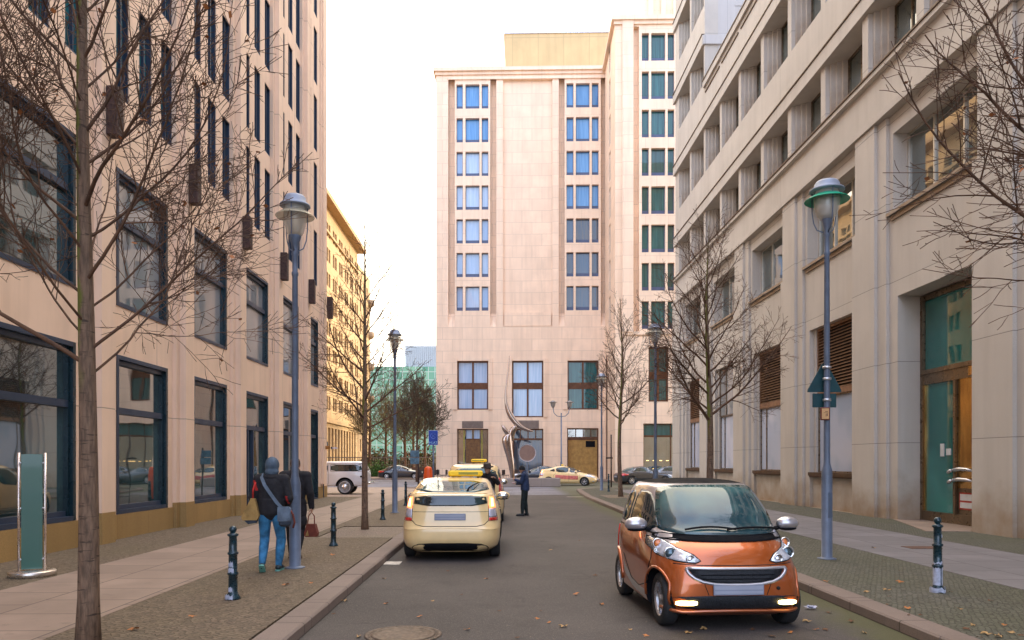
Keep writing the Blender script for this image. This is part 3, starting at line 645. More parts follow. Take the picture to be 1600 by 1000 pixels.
# ------------------------------------------------------------------ hotel across the junction (own frame: x along the facade, y into it)
HZ = 72.0; WZ = 63.7
ho = W(800, HZ); hotel = thing('hotel', 'tall cream stone hotel closing the street with blue windows and a projecting right wing', 'building', (ho.x, ho.y, 0), -YAW - radians(1.3))
def U(px, zc=HZ): return (px - 800) * zc / FPX
def Zh(py, zc=HZ): return HC + (CY - py) * zc / FPX
mpH = lambda u, z, d: (u, d, z)
ZT = Zh(112); uL = U(681); uC = U(948)
ops = []; wl = []
g3 = ((713, 723), (727, 749), (752.5, 763)); g3r = ((885, 896), (899.5, 921), (924.5, 935))
for r in range(7):
    t = 131 + 52.7 * r
    for gi, g in enumerate((g3, g3r)):
        for (a, b) in g:
            o = (U(a), U(b), Zh(t + 38), Zh(t)); ops.append(o)
            wl.append((o, 'blue' if (gi == 1 and r < 4) or (gi == 0 and r < 2) else ('dusk' if gi == 1 else 'pale')))
low = [(714, 763, 640, 563.5, 'pale2'), (800, 849, 652, 563.5, 'pale2'), (886.5, 935, 640, 563.5, 'dark2'),
       (714, 763, 750, 670, 'doorA'), (801, 849, 750, 670, 'shopA'), (886, 935, 750, 669, 'doorB')]
for (a, b, c, d, k) in low:
    z0 = max(.13, Zh(c)); o = (U(a), U(b), z0, Zh(d)); ops.append(o); wl.append((o, k))
slots = [(700, 710.5), (766, 775.5), (873, 882), (938.5, 947)]
mb = MB(); wall_grid(mb, mpH, uL, uC, .0, ZT, ops + [(U(a), U(b), Zh(510), Zh(119)) for a, b in slots] + [(U(786), U(863), Zh(510), Zh(124))], .6)
mb.build('facade', M['cream'], hotel)
mb = MB(); 
for a, b in slots:
    mb.mbox(mpH, U(a), U(b), Zh(510), Zh(119), .75, .85)
    mb.add([mpH(U(a), Zh(510), .05), mpH(U(b), Zh(510), .05), mpH(U(b), Zh(488), .6), mpH(U(a), Zh(488), .6)], [(0, 1, 2, 3)])
mb.mbox(mpH, U(786), U(863), Zh(510), Zh(124), .3, .4); mb.mbox(mpH, U(788), U(861), Zh(509), Zh(488), .1, .299)
mb.build('recessed_panel', M['cream'], hotel)
mb = MB(); mb.mbox(mpH, uL, uC, 0, ZT - .2, 1.0, 18); mb.mbox(mpH, uL, uL + .4, 0, ZT - .2, .601, .999); mb.build('body', M['cream_side'], hotel)
mb = MB(); mb.mbox(mpH, uL - .25, uC + .2, ZT, ZT + .35, -.35, 18.2); mb.mbox(mpH, uL - .1, uC, ZT - .3, ZT - .001, -.15, -.001); mb.mbox(mpH, uL + .3, uC - .2, ZT + .35, ZT + .6, .2, 18)
mb.mbox(mpH, U(700), U(946), Zh(124), Zh(120), -.12, -.001)
mb.build('cornice', M['cream'], hotel)
# raised stone surrounds round the lower openings
for (a, b, c, d, k) in low:
    z0 = max(.0, Zh(c)); zb = Zh(d)
    for sg in (-1, 1):
        mb = MB(); e0 = U(a) if sg < 0 else U(b)
        for q0, q1, pr in ((0, .2, .16), (.2, .41, .10)): u0, u1 = sorted((e0 + sg * q0, e0 + sg * q1)); mb.mbox(mpH, u0, u1, z0, zb + .25, -pr, -.001)
        mb.build('surround', M['cream'], hotel)
mb = MB()
for a, b, c, d in ((722, 755, 669, 658), (807.5, 842, 670, 657)): 
    mb.mbox(mpH, U(a), U(b), Zh(c), Zh(d), -.05, -.001)
    for i in range(6): z = Zh(c) + .08 + i * .11; mb.mbox(mpH, U(a) + .05, U(b) - .05, z, z + .04, -.07, -.0505)
mb.build('air_vent', simple('vent_grey_brown', (.22, .17, .14), .5, .3), hotel)
def hwin(par, o, kind, dd=0.0):
    a, b, c, d = o; w_, h = b - a, d - c; f = MB(); g = MB(); t = .05; mats = [M['navy_panel']]; gm = M['g_blue']; extra = None
    m = lambda u, z, q: (u, q, z)
    if kind in ('blue', 'pale', 'dusk', 'green'):
        gm = {'blue': M['g_blue'], 'pale': M['g_pale'], 'dusk': M['g_dusk'], 'green': M['g_green']}[kind]
        f.mbox(m, 0, t, 0, h, 0, .1); f.mbox(m, w_ - t, w_, 0, h, 0, .1); f.mbox(m, t, w_ - t, 0, h * .16, .0, .1); f.mbox(m, t, w_ - t, h - t, h, 0, .1)
        g.mbox(m, t, w_ - t, h * .16, h - t, .05, .07)
    elif kind in ('pale2', 'dark2'):
        mats = [M['bronze']]; gm = M['g_pale'] if kind == 'pale2' else M['g_green']; t = .14
        f.mbox(m, 0, t, 0, h, 0, .16); f.mbox(m, w_ - t, w_, 0, h, 0, .16); f.mbox(m, t, w_ - t, 0, t, 0, .16); f.mbox(m, t, w_ - t, h - t, h, 0, .16)
        f.mbox(m, w_ / 2 - .09, w_ / 2 + .09, t, h - t, .01, .16); zz = h - 2.15 - .6; f.mbox(m, t, w_ - t, zz, zz + .62, .02, .16)
        g.mbox(m, t, w_ - t, t, h - t, .1, .12)
    elif kind == 'shopA':
        mats = [M['bronze']]; gm = M['g_dusk']; t = .12
        f.mbox(m, 0, t, 0, h, 0, .16); f.mbox(m, w_ - t, w_, 0, h, 0, .16); f.mbox(m, t, w_ - t, 0, t, 0, .16); f.mbox(m, t, w_ - t, h - t, h, 0, .16); f.mbox(m, t, w_ - t, h - 1.1, h - .92, .0, .16)
        for q in (.25, .5, .75): f.mbox(m, w_ * q - .05, w_ * q + .05, h - .92, h - t, .01, .16)
        g.mbox(m, t, w_ - t, t, h - t, .1, .12)
    elif kind == 'doorA':
        mats = [M['bronze'], M['timber'], simple('yellow_green_strip', (.42, .40, .03), .5), M['g_pale']]; gm = M['g_dark']; t = .1
        f.mbox(m, 0, t, 0, h, 0, .2); f.mbox(m, w_ - t, w_, 0, h, 0, .2); f.mbox(m, t, w_ - t, h - t, h, 0, .2)
        f.mbox(m, w_ * .27, w_ * .73, 0, h - 1.05, .02, .2, 1); f.mbox(m, w_ * .2, w_ * .225, 0, h - t, .03, .2, 2); f.mbox(m, w_ * .775, w_ * .8, 0, h - t, .03, .2, 2)
        f.mbox(m, w_ * .27, w_ * .73, h - 1.05, h - .95, .0, .2); f.mbox(m, w_ * .29, w_ * .46, h - .95, h - t, .05, .2, 3); f.mbox(m, w_ * .54, w_ * .71, h - .95, h - t, .05, .2, 3)
        g.mbox(m, t, w_ - t, 0, h - t, .1, .12)
    elif kind == 'doorB':
        mats = [M['bronze'], M['goldcurtain'], M['black']]; gm = M['g_dark']; t = .12
        f.mbox(m, 0, t, 0, h, 0, .2); f.mbox(m, w_ - t, w_, 0, h, 0, .2); f.mbox(m, t, w_ - t, h - t, h, 0, .2); f.mbox(m, t, w_ - t, h - 1.15, h - .85, .0, .2)
        for q in (.28, .52, .76): f.mbox(m, w_ * q - .04, w_ * q + .04, h - .85, h - t, .01, .2)
        f.mbox(m, t, w_ * .55, 0, h - 1.15, .04, .2, 1); f.mbox(m, w_ * .55, w_ - t, 0, h - 1.15, .06, .2, 1); f.mbox(m, w_ * .6, w_ * .9, h - 1.85, h - 1.25, .03, .06, 2)
        g.mbox(m, t, w_ - t, h - .85, h - t, .1, .12)
    elif kind == 'cafe':
        mats = [M['bronze'], M['g_green'], emit('warm_shelf_light', (1, .62, .22), .8), M['brownsteel']]; gm = M['g_dark']; t = .1
        f.mbox(m, 0, t, 0, h, 0, .2); f.mbox(m, w_ - t, w_, 0, h, 0, .2); f.mbox(m, t, w_ - t, h - 1.15, h - 1.0, 0, .2)
        f.mbox(m, t, w_ - t, h - 1.0, h - t, .06, .2, 1)
        for q in (.3, .62): f.mbox(m, w_ * q, w_ * q + .07, 0, h, .02, .2)
        for zz in (.5, 1.05, 1.75):
            for i in range(6): f.mbox(m, w_ * (.08 + .15 * i), w_ * (.08 + .15 * i) + .22, zz, zz + .05, .06, .09, 2)
        g.mbox(m, t, w_ - t, 0, h - 1.15, .1, .12)
    ob = f.build('entrance' if kind.startswith('door') else 'window', mats, par); ob.location = (a, .32 + dd, c)
    p_ = g.build('pane', gm, ob); return ob
for o, k in wl: hwin(hotel, o, k)
# wing
dW = WZ - HZ; uS = U(964, WZ); uE = 30.0
ZW = Zh(36, WZ)
mpW = lambda u, z, d: (u, dW + d, z)
def Zw(py): return Zh(py, WZ)
ops = []; wl2 = []
cols = ((1005.5, 1016.5), (1020, 1042), (1045.5, 1056))
for r in range(8):
    t = 54.5 + 59.6 * r
    for off in (0, 7.5, 15):
        for a, b in cols:
            if off and r < 0: continue
            o = (U(a, WZ) + off, U(b, WZ) + off, Zw(t + 43), Zw(t))
            ops.append(o)
            if off == 0: wl2.append((o, 'green'))
for k in range(3):
    o = (U(1016, WZ) + 5.2 * k, U(1047, WZ) + 5.2 * k, Zw(628), Zw(542.5)); ops.append(o); wl2.append((o, 'dark2')) if k == 0 else None
o = (U(1008, WZ), U(1055, WZ) + 1.2, .13, Zw(662)); ops.append(o); wl2.append((o, 'cafe'))
fl = [(U(992, WZ), U(1001, WZ), Zw(520), Zw(44))]
mb = MB(); wall_grid(mb, mpW, uS + .62, uE, 0, ZW, ops + fl, .6); mb.build('wing_facade', M['cream'], hotel)
mb = MB(); mb.mbox(mpW, U(975, WZ), U(992, WZ), Zw(520), ZW, -.22, -.001); mb.mbox(mpW, U(992, WZ), U(1001, WZ), Zw(520), Zw(44), .5, .59)
mb.mbox(mpW, uS + .62, uE, Zw(524), Zw(519), -.12, -.001)
mb.build('wing_pilaster', M['cream'], hotel)
# flank of the wing with its column of narrow windows
mpF = lambda u, z, d: (uS + d, dW + .61 + u, z)
fo = []
flw = -dW - .61
for r in range(8):
    t = 62 + 57 * r; zc = 66.0
    fo.append((3.0, 4.1, Zh(t + 47, 67), Zh(t, 67)))
mb = MB(); wall_grid(mb, mpF, 0, flw, 0, ZW, fo, .6)
mb.mbox(mpF, -.61, -.0005, 0, ZW, 0, .62)
mb.build('wing_flank', M['cream_side'], hotel)
mb = MB(); mb.mbox(mpW, uS + 1.3, uE, 0, ZW - .2, .9, -dW + 18); mb.build('wing_body', M['cream_side'], hotel)
for o in fo:
    f = MB(); f.mbox(lambda u, z, d: (d, u, z), 0, o[1] - o[0], 0, o[3] - o[2], 0, .06)
    q = f.build('window', M['g_dusk'], hotel); q.location = (uS + .1, dW + .61 + o[0], o[2])
mb = MB(); mb.mbox(mpF, 5.6, 6.3, .0, Zh(560), -.06, -.001); mb.build('dark_downpipe_panel', M['bronze'], hotel)
mb = MB(); mb.mbox(mpW, uS - .3, uE + .3, ZW, ZW + .38, -.35, -dW + 18.2); mb.mbox(mpW, uS - .12, uE, ZW - .3, ZW - .001, -.16, -.001); mb.build('wing_cornice', M['cream'], hotel)
for o, k in wl2:
    hwin(hotel, o, k, dW)
mb = MB()
for i, o in enumerate(ops):
    if o not in [x[0] for x in wl2]: mb.mbox(mpW, o[0], o[1], o[2], o[3], .3, .35)
q = mb.build('window', M['g_green'], hotel); q['kind'] = 'stuff'
# rooftop box, taller rear block, roof plants
mb = MB(); mb.mbox(mpH, U(788, 75), U(975, 75), ZT + .3, Zh(53, 75), 3.0, 17); mb.build('rooftop_housing', M['gold_clad'], hotel)
mb = MB(); mb.mbox(mpH, U(787, 75) - .1, U(975, 75) + .1, Zh(53, 75) + .001, Zh(53, 75) + .15, 2.9, 17.1); mb.build('housing_coping', M['silver'], hotel)
mb = MB(); mb.mbox(mpH, U(1004, 78), U(1004, 78) + 20, ZT, Zh(-60, 78), 6, 18)
for i in range(14): mb.mbox(mpH, U(1004, 78) + .4 + i * 1.3, U(1004, 78) + .9 + i * 1.3, ZT, Zh(-60, 78) - 1, 5.7, 5.999)
mb.build('rear_tower', M['cream'], hotel)
rnd = random.Random(11)
lf = simple('roof_shrub_leaf', (.16, .14, .04), .8, 0, .5, 9)
mb = MB()
for i in range(900):
    cx = rnd.choice((U(727), U(764), U(772), U(756))) + rnd.gauss(0, .55); z = ZT + .6 + abs(rnd.gauss(0, .28)); y = 1.2 + rnd.random() * .8
    a, b, c = [Vector((rnd.uniform(-1, 1), rnd.uniform(-1, 1), rnd.uniform(-1, 1))) * .11 for _ in range(3)]; p = Vector((cx, y, z))
    mb.add([p + a, p + b, p + c], [(0, 1, 2)])
q = mb.build('roof_planting', lf, hotel, norm=False)

# ------------------------------------------------------------------ sunlit building far left
ob = thing('sandstone_building', 'golden sunlit stone office building far left behind the pink block', 'building', (-22.9, 0, 0))
fz = 3.3
ops = []
ys = [55 + 3.9 * k for k in range(0, 17)]
for r in range(8):
    for y in ys:
        for o_ in (0, 1.35): ops.append((y + o_, y + o_ + 1.05, 8.2 + r * fz + .6, 8.2 + r * fz + 2.4))
for y in [54.2 + 1.95 * k for k in range(33)]: ops.append((y, y + 1.25, .2, 6.4))
mb = MB(); wall_grid(mb, mpL, 53, 119.6, 0, 35.6, ops, .5); mb.build('wall', M['sandstone'], ob)
mb = MB(); mb.mbox(mpL, 53, 119.6, 0, 35, .9, 25); mb.mbox(mpL, 53, 90, 35.01, 47, .3, 24); mb.build('core', M['sandstone'], ob)
mb = MB(); mb.mbox(mpL, 52.5, 120.2, 35.6, 36.2, -1.3, 25)
mb.add([mpL(90.5, 36.2, -1.0), mpL(120, 36.2, -1.0), mpL(120, 39, 6), mpL(90.5, 39, 6)], [(0, 1, 2, 3)]); mb.build('roof', simple('warm_roof_edge', (.42, .26, .13), .7), ob)
for z0, z1, pr in ((7.0, 7.5, .35), (32.2, 32.5, .25)): mb = MB(); mb.mbox(mpL, 53, 119.7, z0, z1, -pr, -.001); mb.build('string_course', M['sandstone'], ob)
wm = MB(); wm.mbox(mpL, 0, 1.05, 0, 1.8, 0, .08, 1); wm.mbox(mpL, .48, .56, 0, 1.8, -.03, -.001); wm.mbox(mpL, 0, 1.05, 1.2, 1.27, -.03, -.0015); wmm = wm.mesh('window', [M['sandstone'], M['g_dusk']])
n = 0; st = MB()
for o in ops:
    if o[2] > 5 and o[0] > 98 and n < 96:
        q = bpy.data.objects.new('window', wmm); COL.objects.link(q); q.parent = ob; q.location = (-.25, o[0], o[2]); n += 1
    else: st.mbox(mpL, o[0], o[1], o[2], o[3], .35, .4)
q = st.build('window', M['g_dusk'], ob); q['kind'] = 'stuff'
ob2 = thing('balcony_building', 'narrow sunlit building with round balconies beyond the golden office block', 'building', (-22.9, 0, 0))
mb = MB(); ops = [(y, y + 1.1, 3.5 + 3.3 * r, 5.5 + 3.3 * r) for y in (121.5, 124.5, 127.5) for r in range(9)]
wall_grid(mb, mpL, 119.9, 131, 0, 34, ops, .5); mb.mbox(mpL, 119.9, 131, 0, 33.9, .9, 20); mb.mbox(mpL, 130.5, 131, 0, 33.9, .501, .899); mb.build('wall', M['sandstone'], ob2)
mb = MB()
for o in ops: mb.mbox(mpL, o[0], o[1], o[2], o[3], .3, .4)
q = mb.build('window', M['g_dusk'], ob2); q['kind'] = 'stuff'
mb = MB()
bt_ = simple('balcony_tan', (.30, .21, .13), .7)
for r in range(4): mb = MB(); mb.lathe([(.01, 0), (.6, .3), (.9, .6), (.9, 1.4), (.8, 1.4), (.8, .8), (.01, .75)], 16, (.0, 130.2, 12 + r * 5.6)); mb.build('balcony', bt_, ob2)
# glass office block behind the park
gb = thing('glass_building', 'pale turquoise glass office block behind the park trees', 'building', (0, 0, 0))
def glassgrid():
    m, nt, b = newmat('turquoise_curtain_wall'); v = objvec(nt); v2 = swz(nt, v, 'XZY')
    br = node(nt, 'ShaderNodeTexBrick', Scale=1.0); br.inputs['Mortar Size'].default_value = .09; br.inputs['Brick Width'].default_value = 1.5; br.inputs['Row Height'].default_value = 1.9; br.offset = 0
    br.inputs['Color1'].default_value = (.07, .28, .20, 1); br.inputs['Color2'].default_value = (.22, .46, .33, 1); br.inputs['Mortar'].default_value = (.40, .52, .46, 1)
    lnk(nt, v2, br.inputs['Vector']); lnk(nt, br.outputs['Color'], b.inputs['Base Color']); b.inputs['Roughness'].default_value = .12; b.inputs['IOR'].default_value = 1.7; return m
a = W(622, 172); b_ = W(720, 168)
mb = MB(); mb.box(a.x - 8, b_.x, 172, 200, 0, 24.0); mb.build('curtain_wall', glassgrid(), gb)
mb = MB(); mb.box(a.x + 1.5, b_.x, 173, 199, 24.001, 29.0)
for i in range(30): x = a.x + 1.8 + i * .45; mb.box(x, x + .12, 172.6, 172.99, 24.001, 29.6)
mb.build('roof_screen', simple('pale_blue_screen', (.55, .62, .66), .4, 0, .08), gb)
# ------------------------------------------------------------------ vehicles
def car_paint(name, c, flake=.0, metal=0.0, rough=.3, coat=1.0):
    m, nt, b = newmat(name); v = objvec(nt)
    f = noise_fac(nt, v, 2.0, 3); a = mixc(nt, f, tuple(x * .95 for x in c), tuple(min(1, x * 1.05) for x in c))
    s = nt.nodes.new('ShaderNodeSeparateXYZ'); lnk(nt, v, s.inputs[0])      # road film low on the panels
    n = node(nt, 'ShaderNodeTexNoise', Scale=5, Detail=4); lnk(nt, v, n.inputs['Vector'])
    h = node(nt, 'ShaderNodeMath', operation='MULTIPLY_ADD'); lnk(nt, n.outputs[0], h.inputs[0]); h.inputs[1].default_value = .25; lnk(nt, s.outputs[2], h.inputs[2])
    r = node(nt, 'ShaderNodeMapRange'); r.inputs['From Min'].default_value = .25; r.inputs['From Max'].default_value = .6; r.inputs['To Min'].default_value = .35; r.inputs['To Max'].default_value = 0; lnk(nt, h.outputs[0], r.inputs['Value'])
    a = mixc(nt, r.outputs[0], a, (.09, .08, .07)); lnk(nt, a, b.inputs['Base Color'])
    b.inputs['Metallic'].default_value = metal; b.inputs['Roughness'].default_value = rough; b.inputs['Coat Weight'].default_value = coat; b.inputs['Coat Roughness'].default_value = .03; b.inputs['Coat IOR'].default_value = 1.6
    return m
M['taxi'] = car_paint('taxi_ivory_paint', (.86, .61, .28), rough=.35)
M['copper'] = car_paint('copper_metallic_paint', (.50, .11, .018), metal=.6, rough=.28)
M['darkcar'] = car_paint('dark_blue_grey_paint', (.012, .016, .026), metal=.2)
M['greycar'] = car_paint('steel_grey_paint', (.13, .16, .21), metal=.5)
M['whitecar'] = car_paint('white_paint', (.62, .62, .63))
M['whiteroof'] = car_paint('silver_roof_paint', (.68, .66, .64), metal=.3)
M['silvercell'] = car_paint('silver_body_cell_paint', (.55, .53, .56), metal=.75, rough=.3)
M['cglass'] = glass('car_window_glass', (.008, .016, .018), (.02, .045, .045), scale=1.5, ior=1.75, wob=0)
M['wglass'] = glass('windscreen_glass', (.02, .055, .065), (.045, .12, .12), scale=1.6, ior=1.7, wob=0)
M['tyre'] = simple('tyre_rubber', (.016, .016, .017), .75, 0, .2, 8)
M['rim'] = simple('alloy_rim', (.50, .50, .52), .3, .85, .05)
M['chrome'] = simple('chrome_trim', (.75, .76, .78), .12, 1, .02)
M['lens'] = simple('headlamp_lens', (.62, .66, .74), .12, .4, .25, 9, coat=1)
M['lensdark'] = simple('headlamp_inner', (.07, .12, .15), .05, .6, .1, coat=1)
M['amber'] = simple('amber_indicator', (.8, .22, .05), .2, 0, .1, coat=1)
M['redlens'] = simple('red_tail_lens', (.55, .015, .01), .15, 0, .2, 9, coat=1)
M['brakelit'] = emit('lit_tail_lamp', (1.0, .16, .05), 1.1)
M['hotlit'] = emit('lit_tail_led', (1.0, .50, .22), 1.6)
M['drl'] = emit('lit_fog_lamp', (1.0, .74, .28), 3.0)
M['clearlens'] = simple('clear_tail_lens', (.55, .53, .60), .15, .2, .1, coat=1)
M['plate'] = simple('blank_number_plate', (.24, .26, .33), .4, 0, .06)
M['plate_l'] = simple('number_plate_field', (.33, .35, .42), .4, 0, .06)
M['grille'] = simple('black_grille_mesh', (.014, .016, .02), .5, .3, .5, 60, bmp=.8, bscale=90)
M['seam'] = simple('panel_gap', (.01, .008, .007), .8)
M['signy'] = emit('yellow_taxi_sign', (.80, .52, .01), .03)
M['signo'] = simple('taxi_sign_panel', (.33, .31, .04), .5)
M['pinkad'] = simple('pink_door_advert', (.62, .16, .13), .5, 0, .2, 6)

def hermite(tab, z):
    if z <= tab[0][0]: return tab[0][1:]
    if z >= tab[-1][0]: return tab[-1][1:]
    for i in range(len(tab) - 1):
        if tab[i][0] <= z <= tab[i + 1][0]: break
    z0, z1 = tab[i][0], tab[i + 1][0]; t = (z - z0) / (z1 - z0); res = []
    for k in range(1, len(tab[0])):
        d = (tab[i + 1][k] - tab[i][k]) / (z1 - z0)
        dp = (tab[i][k] - tab[i - 1][k]) / (z0 - tab[i - 1][0]) if i > 0 else d
        dn = (tab[i + 2][k] - tab[i + 1][k]) / (tab[i + 2][0] - z1) if i + 2 < len(tab) else d
        m0 = 0 if dp * d <= 0 else 2 * dp * d / (dp + d); m1 = 0 if d * dn <= 0 else 2 * d * dn / (d + dn)
        h = z1 - z0; t2 = t * t; t3 = t2 * t
        res.append((2 * t3 - 3 * t2 + 1) * tab[i][k] + (t3 - 2 * t2 + t) * h * m0 + (-2 * t3 + 3 * t2) * tab[i + 1][k] + (t3 - t2) * h * m1)
    return res
class Car:
    """body surface = stack of rounded plan outlines; panes, lamps and seams are laid on that surface"""
    def __init__(s, tab): s.tab = tab; s.z0 = tab[0][0]; s.z1 = tab[-1][0]
    def par(s, z): return hermite(s.tab, z)            # xf, xr, hw, nf, nr
    def xend(s, y, z, front):
        xf, xr, hw, nf, nr = s.par(z); n = nf if front else nr; t = min(.9999, abs(y) / hw); xc = (xf + xr) / 2; a = (xf - xr) / 2
        k = (1 - t ** n) ** (1 / n); return xc + a * k if front else xc - a * k
    def yside(s, x, z):
        xf, xr, hw, nf, nr = s.par(z); xc = (xf + xr) / 2; a = (xf - xr) / 2; t = min(.9999, abs((x - xc) / a)); n = nf if x > xc else nr
        return hw * (1 - t ** n) ** (1 / n)
    def ztop(s, x, y):
        lo, hi = s.z0 + .3, s.z1
        def inside(z):
            xf, xr, hw, nf, nr = s.par(z); xc = (xf + xr) / 2; a = (xf - xr) / 2; n = nf if x > xc else nr
            return (abs((x - xc) / a) ** n + abs(y / hw) ** n) < 1
        for _ in range(30):
            m_ = (lo + hi) / 2
            if inside(m_): lo = m_
            else: hi = m_
        return lo
    def mapf(s, kind, side=1):
        if kind == 'front': return lambda a, b: Vector((s.xend(a, b, True), a, b))
        if kind == 'rear': return lambda a, b: Vector((s.xend(a, b, False), a, b))
        if kind == 'side': return lambda a, b: Vector((a, side * s.yside(a, b), b))
        return lambda a, b: Vector((a, b, s.ztop(a, b)))
    def offs(s, kind, side, a, b, e):
        f = s.mapf(kind, side); p = f(a, b); h = .012
        du = f(a + h, b) - f(a - h, b); dv = f(a, b + h) - f(a, b - h); n = du.cross(dv)
        if n.length < 1e-9: return p
        n.normalize(); ref = {'front': Vector((1, 0, .2)), 'rear': Vector((-1, 0, .2)), 'side': Vector((0, side, .1)), 'top': Vector((0, 0, 1))}[kind]
        if n.dot(ref) < 0: n = -n
        return p + n * e
    def patch(s, mb, kind, poly, e=.006, side=1, mi=0, smooth_poly=1, K=6, depth=.03, dens=.05):
        for _ in range(smooth_poly):
            q = []
            for i in range(len(poly)):
                p0, p1 = poly[i], poly[(i + 1) % len(poly)]
                q += [(p0[0] * .8 + p1[0] * .2, p0[1] * .8 + p1[1] * .2), (p0[0] * .2 + p1[0] * .8, p0[1] * .2 + p1[1] * .8)]
            poly = q
        q = []
        for i in range(len(poly)):
            p0, p1 = poly[i], poly[(i + 1) % len(poly)]; L = math.hypot(p1[0] - p0[0], p1[1] - p0[1]); n = max(1, int(L / dens))
            for k in range(n): q.append((p0[0] + (p1[0] - p0[0]) * k / n, p0[1] + (p1[1] - p0[1]) * k / n))
        cx = sum(p[0] for p in q) / len(q); cy = sum(p[1] for p in q) / len(q); N = len(q); vs = [s.offs(kind, side, cx, cy, e)]
        for k in range(1, K + 1):
            for p in q: vs.append(s.offs(kind, side, cx + (p[0] - cx) * k / K, cy + (p[1] - cy) * k / K, e if k < K else e - .001))
        for p in q: vs.append(s.offs(kind, side, p[0], p[1], -depth))
        fs = [(0, 1 + i, 1 + (i + 1) % N) for i in range(N)]
        for k in range(K):
            o = 1 + k * N
            for i in range(N): fs.append((o + i, o + N + i, o + N + (i + 1) % N, o + (i + 1) % N))
        mb.add(vs, fs, mi, True); 
    def seam(s, mb, kind, pts, side=1, r=.005, e=.0, mi=0):
        q = []
        for i in range(len(pts) - 1):
            p0, p1 = pts[i], pts[i + 1]; n = max(2, int(math.hypot(p1[0] - p0[0], p1[1] - p0[1]) / .06))
            for k in range(n): q.append((p0[0] + (p1[0] - p0[0]) * k / n, p0[1] + (p1[1] - p0[1]) * k / n))
        q.append(pts[-1]); mb.tube([s.offs(kind, side, a, b, e) for a, b in q], r, 5, mi)
    def body(s, mat, axles, wr, wy, parent, levels=64, N=112, extra=None, arch=.05, matfn=None, mat2=None):
        mb = MB(); rings = []
        zs = [s.z0 + (s.z1 - s.z0) * (i / levels) for i in range(levels + 1)]
        for z in zs:
            xf, xr, hw, nf, nr = s.par(z); xc = (xf + xr) / 2; a = (xf - xr) / 2
            for k in range(N):
                th = 2 * pi * k / N; c, sn = cos(th), sin(th); n = nf if c > 0 else nr
                r = (abs(c) ** n + abs(sn) ** n) ** (-1 / n)      # superellipse by angle
                mb.v.append((xc + a * r * c, hw * r * sn, z))
        for i in range(levels):
            for k in range(N): mb.f.append([i * N + k, i * N + (k + 1) % N, (i + 1) * N + (k + 1) % N, (i + 1) * N + k]); mb.m.append(int(matfn(*mb.v[i * N + k])) if matfn else 0); mb.sm.append(True)
        mb.f.append(list(reversed(range(N)))); mb.m.append(1); mb.sm.append(False)
        mb.f.append(list(range(levels * N, (levels + 1) * N))); mb.m.append(1 if matfn else 0); mb.sm.append(True)
        o = mb.build('body', [mat, M['black']] + ([mat2] if mat2 else []), parent)
        cut = MB()
        for ax in axles:
            for sg in (1, -1):
                y0, y1 = sg * (wy - .30), sg * (wy + .4)
                cut.lathe([(wr + arch, min(y0, y1)), (wr + arch, max(y0, y1))], 40, (ax, 0, wr + .01), 'y', 0, False)
        c = cut.build('cutter', [M['black']])
        md = o.modifiers.new('b', 'BOOLEAN'); md.object = c; md.operation = 'DIFFERENCE'; md.solver = 'EXACT'; md.material_mode = 'TRANSFER'
        dg = bpy.context.evaluated_depsgraph_get(); me = bpy.data.meshes.new_from_object(o.evaluated_get(dg)); old = o.data
        o.modifiers.clear(); o.data = me; bpy.data.objects.remove(c); me.set_sharp_from_angle(angle=radians(38))
        return o
def wheel(parent, x, y, r, w_, side, spokes=5, capc=None, narrow=.62):
    t = MB(); h = w_ / 2
    t.lathe([(r * .66, -h * .9), (r * .88, -h), (r * .97, -h * .8), (r, -h * .4), (r, h * .4), (r * .97, h * .8), (r * .88, h), (r * .66, h * .9), (r * .66, -h * .9)], 36, (0, 0, 0), 'y')
    ty = t.mesh('tyre', M['tyre']); m_ = MB(); s = side
    m_.lathe([(r * .67, -s * h * .6), (r * .67, s * h * .86), (r * .63, s * h * .88), (r * .60, s * h * .5), (r * .58, -s * h * .1)], 36, (0, 0, 0), 'y')
    for k in range(spokes):
        a = 2 * pi * k / spokes + .3; d = Vector((cos(a), 0, sin(a))); n = Vector((-sin(a), 0, cos(a))); y0, y1 = s * h * .35, s * h * .72
        vs = [d * (r * .1) - n * r * .10 + Vector((0, y1, 0)), d * (r * .1) + n * r * .10 + Vector((0, y1, 0)), d * (r * .62) + n * r * .075 + Vector((0, y1 * .95, 0)), d * (r * .62) - n * r * .075 + Vector((0, y1 * .95, 0))]
        m_.add([*vs, *[v - Vector((0, s * .03, 0)) for v in vs]], [(0, 1, 2, 3), (4, 7, 6, 5), (0, 3, 7, 4), (1, 5, 6, 2), (2, 6, 7, 3), (0, 4, 5, 1)])
    m_.lathe([(r * .17, s * h * .3), (r * .17, s * h * .76), (r * .1, s * h * .82), (.001, s * h * .84)], 16, (0, 0, 0), 'y')
    b_ = MB(); b_.lathe([(.001, s * h * .0), (r * .6, s * h * .0)], 24, (0, 0, 0), 'y')
    o = bpy.data.objects.new('wheel', ty); COL.objects.link(o); o.parent = parent; o.location = (x, y, r)
    m_.build('rim', M['rim'], o); b_.build('brake_backing', M['black'], o); return o
def mirror(parent, car, x, z, side, mat, sc_=1.0):
    y = car.yside(x, z); mb = MB(); cy = side * (y + .14 * sc_)
    mb.ball((x + .01, cy, z + .06), .1 * sc_, 0, 10, (.75, 1.15, .72)); o = mb.build('wing_mirror', mat, parent)
    mb = MB(); mb.ball((x - .045 * sc_, cy, z + .06), .085 * sc_, 0, 8, (.45, 1.1, .72)); mb.build('mirror_glass', M['chrome'], o)
    mb = MB(); mb.tube([(x + .02, side * (y - .02), z - .01), (x + .01, side * (y + .08), z + .02)], [.03, .022], 8); mb.ball((x + .015, cy, z + .0), .07 * sc_, 0, 8, (.9, 1.3, .35)); mb.build('mirror_foot', M['black'], o)
